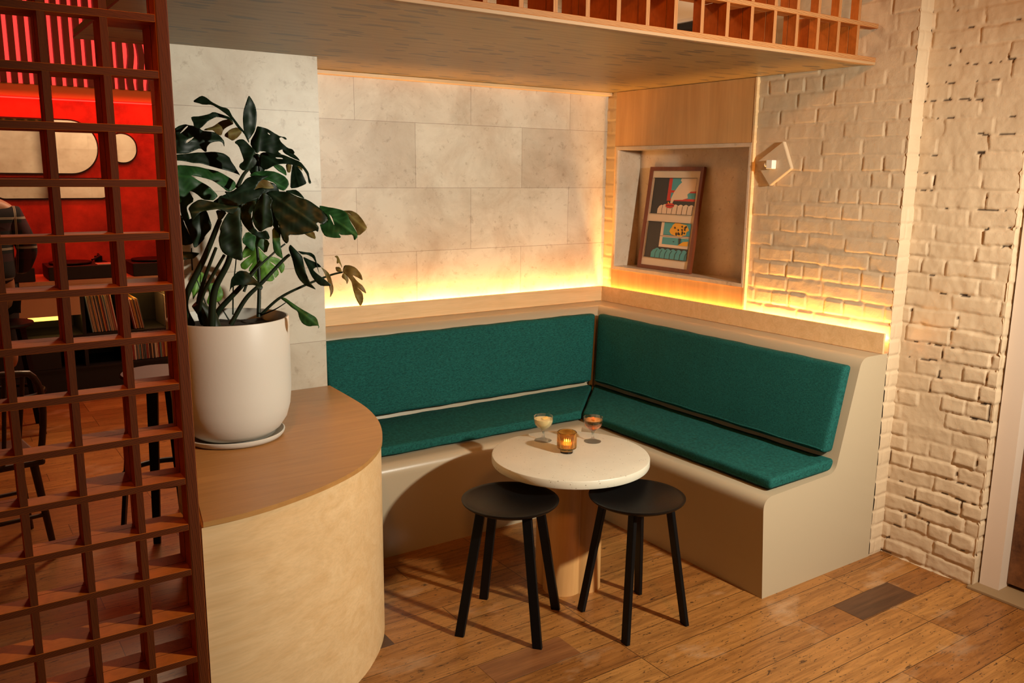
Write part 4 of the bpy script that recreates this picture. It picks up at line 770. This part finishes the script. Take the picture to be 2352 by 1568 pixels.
# upper panel
U0, U1, V0, V1 = .05, .95, .075, .45
rect(U0, U1, V0, V1, 'dark'); rect(.37, U1, V0, .31, 'red'); rect(.44, U1, V0, .20, 'blue'); rect(.44, U1, .225, .285, 'blue')
poly([(.62, V0), (U1, V0), (U1, .205), (.84, .21), (.78, .24), (.80, .275), (.70, .295), (.52, .30), (.49, .345), (.45, .345), (.46, .28), (.50, .22), (.58, .15), (.64, .115), (.61, .10)], 'cream')
bumps = lambda u0, u1, n, v0, h: [(u0+(u1-u0)*(k+t/6)/n, v0-h*math.sin(PI*t/6)) for k in range(n) for t in range(7)]
poly([(.20, V1)]+[(.20, .40), (.23, .37), (.27, .355)]+bumps(.30, U1, 6, .36, .014)+[(U1, V1)], 'cream')
for k in range(7): u = .30+.105*k; stroke([(u, .362), (u-.004, .40), (u-.004, V1)], .004)
poly([(.37, .345), (.42, .335), (.50, .335), (.55, .348), (.54, .372), (.48, .388), (.41, .385), (.37, .37)], 'red'); stroke([(.38, .358), (.46, .362), (.54, .358)], .004)
poly([(.40, .325), (.42, .322), (.44, .34), (.42, .343)], 'yellow')
# lower panel
W0, W1 = .535, .915
rect(U0, U1, W0, W1, 'dark'); rect(.34, U1, W0, .795, 'cream'); rect(.40, U1, W0, .665, 'blue'); rect(.40, U1, .69, .765, 'blue'); stroke([(.34, .68), (U1, .68)], .003); stroke([(.40, .667), (U1, .667)], .003)
rng = random.Random(2)
poly([(.72+.185*math.cos(2*PI*k/18)*(1+.12*rng.uniform(-1, 1)), .603+.072*math.sin(2*PI*k/18)*(1+.15*rng.uniform(-1, 1))) for k in range(18)], 'yellow')
for k in range(16):
    u = .72+rng.uniform(-.15, .15); v = .603+rng.uniform(-.052, .052); poly([(u-.022, v), (u, v-.012), (u+.02, v+.004), (u+.004, v+.014)], 'line')
poly([(.745, .69), (.79, .69), (.785, .765), (.76, .765)], 'dark'); poly([(.74, .765), (.84, .725), (U1, .715), (U1, .765)], 'yellow'); poly([(.62, .73), (.66, .724), (.66, .736)], 'line')
poly([(.20, W1)]+[(.20, .86), (.24, .83)]+bumps(.27, U1, 6, .825, .016)+[(U1, W1)], 'blue')
for k in range(7): u = .30+.105*k; stroke([(u+.03, .825), (u-.006, .86), (u-.01, W1)], .0045)
for a, b in ((V0, V1), (W0, W1)): stroke([(U0, a), (U1, a), (U1, b), (U0, b), (U0, a)], .003)
obj('print', bm, pm, fr)

# sensor plate on the brick wall
pl = empty('wall_plate', (WX-.008, -1.20, 1.76)); tag(pl, 'tilted square plate painted over on the brick wall beside the niche', 'plate')
bm = bmesh.new(); P = [(-1.262, 1.868), (-1.318, 1.742), (-1.198, 1.660), (-1.108, 1.770)]
a = [bm.verts.new((-.014, y+1.20, z-1.76)) for y, z in P]; b = [bm.verts.new((.010, y+1.20, z-1.76)) for y, z in P]
bm.faces.new(a); bm.faces.new(b[::-1])
for i in range(4): bm.faces.new((a[i], b[i], b[(i+1) % 4], a[(i+1) % 4]))
bmesh.ops.recalc_face_normals(bm, faces=bm.faces[:]); bmesh.ops.bevel(bm, geom=bm.edges[:], offset=.002, segments=2, affect='EDGES'); obj('plate', bm, M['brick'], pl)
bm = bx(-.046, -.014, -.032, .004, -.020, .022, bevel=.003); obj('sensor', bm, M['white'], pl)
bm = bmesh.new(); tube(bm, [(-.034, .003, 0), (-.034, .016, 0)], .010, 20); obj('sensor_eye', bm, M['white'], pl, smooth=40)

# air conditioner above the soffit
ac = empty('air_conditioner', (.0, -.68, 2.42)); tag(ac, 'white wall air conditioner with a dark vent seen through the lattice above', 'air conditioner')
obj('casing', bx(-.16, .03, -.40, .40, .03, .27, bevel=.02), M['white'], ac); obj('vent', bx(-.155, .02, -.36, .36, -.0, .028), M['blackm'], ac)

# ------------------------------------------------------------------ room beyond the screen
struct('wall_far', bx(-5.5, 1.2, 4.1, 4.2, 0, 3.15), M['redwall'])
struct('wall_side', bx(1.1, 1.2, .17, 4.1, 0, 3.15), M['redwall'])
struct('trim_9', bx(-5.5, 1.1, 4.02, 4.099, 2.275, 2.372), flat('wooden beam', (.62, .33, .10), .6))
o = obj('red_light_strip', bx(-5.2, 1.0, 4.07, 4.095, 2.262, 2.270), M['redled']); tag(o, 'thin red light strip under the wooden beam on the far wall', 'light strip')
a = light('red_wash', 'AREA', (-2.1, 3.84, 2.262), 30, (1, .03, .012), (-2.1, 4.1, 1.5), size=5.5, size_y=.06)
a = light('red_room', 'AREA', (-2.4, 2.6, 3.0), 16, (1, .05, .02), (-2.4, 3.9, .6), size=2.5, size_y=.5)
fl = empty('backlit_slat_panel', (-2.2, 4.0, 2.372)); tag(fl, 'row of dark vertical slats over a glowing red panel on the far wall', 'slat panel')
obj('glowing_panel', bx(-3.2, 3.2, .08, .098, 0, .77), M['glow'], fl)
bm = bmesh.new(); k = 0; x = -3.2
while x < 3.2:
    wavy = .35 < x < .62; n = 14; wd = .022
    L_ = [];
    for i in range(n+1):
        z = .77*i/n; off = .012*math.sin(z*14+x*9) if wavy else 0
        L_.append((x+off, z))
    vs = [[bm.verts.new((px_+sx*wd, y, z)) for sx, y in ((-1, 0), (1, 0), (1, .07), (-1, .07))] for px_, z in L_]
    for A, B in zip(vs, vs[1:]):
        for q in range(4): bm.faces.new((A[q], A[(q+1) % 4], B[(q+1) % 4], B[q]))
    x += .078
bmesh.ops.recalc_face_normals(bm, faces=bm.faces[:]); obj('slats', bm, M['fluted'], fl)
def pill(x0, x1, z0, z1, label):
    t = empty('pill_mirror', ((x0+x1)/2, 4.098, (z0+z1)/2)); tag(t, label, 'mirror', 'rounded mirrors on the red wall')
    for nm, mt, gr, ya, yb in (('mirror_frame', 'blackm', 0, -.012, 0), ('mirror_glass', 'mirror', .012, -.016, -.0125)):
        w2, h2 = (x1-x0)/2-gr, (z1-z0)/2-gr; r = min(w2, h2)*.98; pts = []
        for cx, cz, a0 in ((w2-r, h2-r, 0), (-w2+r, h2-r, 90), (-w2+r, -h2+r, 180), (w2-r, -h2+r, 270)):
            for k in range(13): a = math.radians(a0+90*k/12); pts.append((cx+r*math.cos(a), cz+r*math.sin(a)))
        bm = bmesh.new(); a = [bm.verts.new((x, ya, z)) for x, z in pts]; b = [bm.verts.new((x, yb, z)) for x, z in pts]; n = len(pts)
        bm.faces.new(a); bm.faces.new(b[::-1])
        for i in range(n): bm.faces.new((a[i], b[i], b[(i+1) % n], a[(i+1) % n]))
        bmesh.ops.recalc_face_normals(bm, faces=bm.faces[:]); obj(nm, bm, M[mt], t)
pill(-3.6, -2.095, 1.665, 2.115, 'wide pill-shaped mirror, highest and widest on the red wall')
pill(-2.9, -2.02, 1.462, 1.640, 'low pill-shaped mirror just above the turntables on the red wall')
pill(-2.035, -1.79, 1.76, 2.02, 'small rounded mirror on the red wall, nearest the screen post')
light('room_fill', 'AREA', (-1.6, 2.4, 2.9), 95, (1, .68, .40), (-1.3, .1, 1.6), size=.8)  # added unseen fill: lights the partition's back so the mirrors reflect cream

# console
cy0, cy1 = 3.35, 3.9
con = empty('record_console', (-2.4, 3.35, 0)); tag(con, 'long beige console with black shelves of records by the red wall', 'console')
X0c, X1c = -1.4, 1.2
obj('console_top', bx(X0c, X1c, 0, .55, .84, .87), M['beige'], con)
obj('console_rail', bx(X0c, X1c, 0, .02, .765, .838), M['beige'], con)
obj('shelf', bx(X0c, X1c, .0, .5, .425, .442), M['blackm'], con); obj('shelf', bx(X0c, X1c, .0, .5, .17, .187), M['blackm'], con)
obj('plinth', bx(X0c, X1c, .01, .5, 0, .169), M['blackm'], con); obj('back_panel', bx(X0c, X1c, .5, .55, 0, .839), M['blackm'], con)
for x in (-1.4, -.72, -.03, .26, .66, 1.18): obj('divider', bx(x, x+.025, .005, .5, .188, .764), M['blackm'], con)
obj('drawer_front', bx(-.695, -.035, .002, .02, .60, .764), M['beige'], con)
obj('drawer_front', bx(-.695, -.2, .002, .02, .19, .40), M['blackm'], con)
o = obj('shelf_lamp', bx(-2.79, -2.50, 3.45, 3.47, .555, .59), flat('amber lamp', (1, .6, .2), .5, 0, 3.0, (1, .50, .08))); tag(o, 'amber tube lamp glowing inside the console shelf', 'lamp')
light('shelf_glow', 'AREA', (-2.1, 3.38, .83), 6, (1, .50, .12), (-2.1, 3.45, .4), size=1.0, size_y=.05)
rc = [(.55, .45, .36), (.40, .20, .10), (.06, .05, .05), (.50, .38, .22), (.30, .05, .04), (.62, .56, .48), (.10, .12, .13), (.35, .22, .14), (.12, .25, .27), (.55, .30, .08)]
rm = [flat('record sleeve %s' % n, c, .5) for n, c in zip('abcdefghij', rc)]
rs = random.Random(5)
def records(x0, x1, z0, h, lean, group, where, n):
    proto = None
    for i in range(n):
        x = x0+(x1-x0)*i/n; wd = (x1-x0)/n*rs.uniform(.72, .90)*math.cos(lean)
        o = obj('record', bx(0, wd, 0, .31, 0, h+rs.uniform(-.006, .004), bevel=.001, seg=1), rm[rs.randrange(len(rm))], loc=(x, 3.372+rs.uniform(0, .015), z0+.002))
        o.rotation_euler = (0, lean, 0); tag(o, 'record sleeve filed '+where, 'record', group)
records(-2.36, -2.17, .444, .305, -.13, 'records leaning on the upper shelf', 'in the leaning row on the upper console shelf', 22)
records(-2.05, -1.97, .444, .25, -.16, 'short records by the divider', 'in the small leaning stack beside the divider', 10)
records(-1.815, -1.745, .444, .26, 0, 'records upright at the shelf end', 'upright at the end of the upper shelf', 8)
records(-2.10, -1.76, .189, .19, -.02, 'records on the lower shelf', 'on the low console shelf', 26)
for x, lb in ((-2.40, 'black turntable deck on the console with its tonearm and a white sleeve beside it'), (-2.95, 'black turntable deck on the console beside the person'), (-1.80, 'black turntable deck at the far end of the console')):
    t = empty('turntable', (x, 3.42, .871)); tag(t, lb, 'turntable', 'turntables on the console')
    obj('deck', bx(-.23, .23, -.05, .33, 0, .105, bevel=.006), M['blackm'], t)
    bm = bmesh.new(); lathe(bm, [(0, .108), (.15, .108), (.155, .118), (.15, .125), (0, .125)], 48, (-.05, .14, 0)); obj('platter', bm, M['black'], t, smooth=40)
    bm = bmesh.new(); tube(bm, [(.17, .25, .13), (.17, .25, .165), (.16, .10, .16), (.09, .03, .14)], .008, 8); obj('tonearm', bm, M['black'], t)
    bm = bmesh.new(); tube(bm, [(.17, .25, .105), (.17, .25, .15)], .03, 16); obj('tonearm_base', bm, M['black'], t)
o = obj('record_sleeve', bx(-2.285, -2.175, 3.378, 3.50, .9765, .982), M['white']); o.location.z = 0; tag(o, 'flat white record sleeve lying on the turntable deck', 'record sleeve')

# bar stools, chair, person
def barstool(loc, rz, label, h=.77):
    t = empty('bar_stool', loc, rz); tag(t, label, 'stool', 'tall black bar stools')
    bm = bmesh.new(); lathe(bm, [(0, h-.025), (.16, h-.025), (.175, h-.012), (.17, h), (0, h-.006)], 48); obj('seat', bm, M['black'], t, smooth=40)
    for k in range(4):
        a = k*PI/2+PI/4; bm = bmesh.new(); hull_bar(bm, (.22*math.cos(a), .22*math.sin(a), 0.001), (.13*math.cos(a), .13*math.sin(a), h-.03), .03, .05, .018, .018, (-math.sin(a), math.cos(a), 0)); obj('leg', bm, M['black'], t)
    bm = bmesh.new(); n = 48; ring = [(.195*math.cos(2*PI*i/n), .195*math.sin(2*PI*i/n), .27) for i in range(n+1)]; tube(bm, ring, .014, 10, cap=False); obj('footrest_ring', bm, M['black'], t, smooth=60)
barstool((-2.53, .22, 0), math.radians(17), 'tall black bar stool behind the screen, near the curved cabinet')
barstool((-3.02, 2.35, 0), 0, 'tall black bar stool under the seated person', .735)
ch = empty('wooden_chair', (-3.28, .30, 0), math.radians(8)); tag(ch, 'brown spindle-back wooden chair behind the lattice screen', 'chair')
br = wood('dark chair wood', (.085, .040, .018), (.05, .024, .012), 'Z', 1, .4)
bm = bx(-.21, .21, -.2, .2, .43, .46, bevel=.012); obj('seat', bm, br, ch)
for sx, sy in ((-1, -1), (1, -1), (1, 1), (-1, 1)):
    bm = bmesh.new(); tube(bm, [(sx*.21, sy*.21, 0), (sx*.17, sy*.16, .43)], [.013, .018], 12); obj('leg', bm, br, ch, smooth=50)
bm = bmesh.new(); tube(bm, bez((-.19, -.19, .46), (-.24, -.26, .8), (-.16, -.27, .86), 8)+bez((-.16, -.27, .86), (0, -.31, .89), (.16, -.27, .86), 8)[1:]+bez((.16, -.27, .86), (.24, -.26, .8), (.19, -.19, .46), 8)[1:], .014, 10); obj('back_hoop', bm, br, ch, smooth=60)
for k in range(5):
    x = -.13+.065*k; bm = bmesh.new(); tube(bm, bez((x*.8, -.18, .46), (x, -.21, .66), (x*1.05, -.27, .865), 8), .009, 8); obj('spindle', bm, br, ch, smooth=60)
for sy in (-1, 1): bm = bmesh.new(); tube(bm, [(-.19, sy*.185, .2), (.19, sy*.185, .2)], .010, 8); obj('stretcher', bm, br, ch, smooth=60)

# person sitting on the tall stool, facing the console
def plaid():
    t = NT('dark plaid flannel'); sep = t.n('ShaderNodeSeparateXYZ'); t.l(t.tc.outputs['Object'], sep.inputs[0]); c = (.005, .008, .010)
    def band(ax, per, off, w_, col, base):
        m = t.math('LESS_THAN', t.math('ABSOLUTE', t.math('SUBTRACT', t.math('FRACT', t.math('ADD', t.math('MULTIPLY', ax, 1/per), off)), .5)), w_)
        return t.mix(t.math('MULTIPLY', m, .6), base, col)
    c0 = band(sep.outputs[0], .17, .0, .13, (.05, .012, .018), c); c0 = band(sep.outputs[2], .19, .4, .13, (.045, .012, .018), c0)
    for o_ in (.30, .345): c0 = band(sep.outputs[0], .17, o_, .014, (.55, .5, .36), c0)
    for o_ in (.10, .14): c0 = band(sep.outputs[2], .19, o_, .014, (.55, .5, .38), c0)
    t.col(c0); t.rough(.9); return t.m
PL = plaid()
pr_ = empty('person', (-3.10, 2.33, 0)); tag(pr_, 'person seen from behind in a dark plaid flannel shirt, sitting at the console', 'person')
def skin_body(name, verts, edges, radii, mat, parent, sub=2):
    me = bpy.data.meshes.new(name); me.from_pydata(verts, edges, []); me.materials.append(mat); o = bpy.data.objects.new(name, me); C.objects.link(o); o.parent = parent
    o.modifiers.new('skin', 'SKIN'); me.skin_vertices[0].use_root = True
    for v, r in zip(me.skin_vertices[0].data if len(me.skin_vertices) else [], radii): v.radius = r if isinstance(r, tuple) else (r, r)
    me.skin_vertices[0].data[0].use_root = True
    m = o.modifiers.new('sub', 'SUBSURF'); m.levels = sub; m.render_levels = sub
    return o
def body(name, verts, edges, radii, mat, parent):
    me = bpy.data.meshes.new(name); me.from_pydata(verts, edges, []); me.materials.append(mat); o = bpy.data.objects.new(name, me); C.objects.link(o); o.parent = parent
    md = o.modifiers.new('skin', 'SKIN'); md.use_smooth_shade = True
    for v, r in zip(me.skin_vertices[0].data, radii): v.radius = r if isinstance(r, tuple) else (r, r)
    me.skin_vertices[0].data[0].use_root = True
    m = o.modifiers.new('sub', 'SUBSURF'); m.levels = 2; m.render_levels = 2
    return o
V = [(0, 0, .90), (0, .0, 1.10), (0, .02, 1.33), (0, .03, 1.50), (0, .05, 1.58), (0, .07, 1.68), (0, .07, 1.77),
     (.17, .02, 1.44), (.25, .04, 1.20), (.22, .24, 1.06), (.20, .40, 1.06), (-.17, .02, 1.44), (-.25, .04, 1.20), (-.22, .24, 1.06), (-.20, .40, 1.06),
     (.10, .10, .88), (.14, .42, .84), (.13, .40, .42), (.13, .50, .36), (-.10, .10, .88), (-.14, .42, .84), (-.13, .40, .42), (-.13, .50, .36)]
E_ = [(0, 1), (1, 2), (2, 3), (3, 4), (4, 5), (5, 6), (3, 7), (7, 8), (8, 9), (9, 10), (3, 11), (11, 12), (12, 13), (13, 14), (0, 15), (15, 16), (16, 17), (17, 18), (0, 19), (19, 20), (20, 21), (21, 22)]
RR = [(.155, .12), (.15, .11), (.17, .11), (.10, .08), .052, (.085, .095), (.06, .07), .062, .046, .038, .026, .062, .046, .038, .026, .085, .065, .045, .035, .085, .065, .045, .035]
body('body', V, E_, RR, M['dskin'], pr_)
SV = [(0, 0, .96), (0, 0, 1.10), (0, .02, 1.33), (0, .03, 1.47), (.18, .02, 1.42), (.265, .04, 1.20), (.235, .22, 1.07), (.215, .33, 1.06), (-.18, .02, 1.42), (-.265, .04, 1.20), (-.235, .22, 1.07), (-.215, .33, 1.06)]
SE = [(0, 1), (1, 2), (2, 3), (3, 4), (4, 5), (5, 6), (6, 7), (3, 8), (8, 9), (9, 10), (10, 11)]
SR = [(.205, .155), (.19, .14), (.205, .14), (.12, .10), .085, .068, .058, .05, .085, .068, .058, .05]
body('shirt', SV, SE, SR, PL, pr_)
TV = [(0, 0, .885), (.10, .10, .885), (.14, .42, .85), (.13, .40, .45), (-.10, .10, .885), (-.14, .42, .85), (-.13, .40, .45)]
body('trousers', TV, [(0, 1), (1, 2), (2, 3), (0, 4), (4, 5), (5, 6)], [(.17, .14), .10, .078, .058, .10, .078, .058], flat('dark trousers', (.012, .012, .016), .8), pr_)
bm = bmesh.new(); bmesh.ops.create_icosphere(bm, subdivisions=4, radius=1); 
for v in list(bm.verts):
    v.co = Vector((v.co.x*.098, v.co.y*.112, v.co.z*.125))
bmesh.ops.delete(bm, geom=[v for v in bm.verts if v.co.y > .03 and v.co.z < .045], context='VERTS')
bmesh.ops.translate(bm, vec=(0, .055, 1.745), verts=bm.verts[:]); obj('hair', bm, flat('dark hair', (.02, .008, .004), .6), pr_, smooth=180)
for s in (-1, 1):
    bm = bmesh.new(); x0 = s*.20
    for k in range(4):
        xx = x0+(k-1.5)*.019; tube(bm, [(xx, .40, 1.055), (xx, .45, 1.05), (xx, .475, 1.04), (xx, .492-.006*abs(k-1.5), 1.022)], [.0095, .009, .0085, .007], 8)
    tube(bm, [(x0-s*.03, .40, 1.055), (x0-s*.055, .43, 1.05), (x0-s*.062, .455, 1.04)], [.011, .010, .008], 8)
    bmesh.ops.bevel
    box(bm, x0-.036, x0+.036, .375, .432, 1.044, 1.067); obj('hand', bm, M['dskin'], pr_, smooth=60)
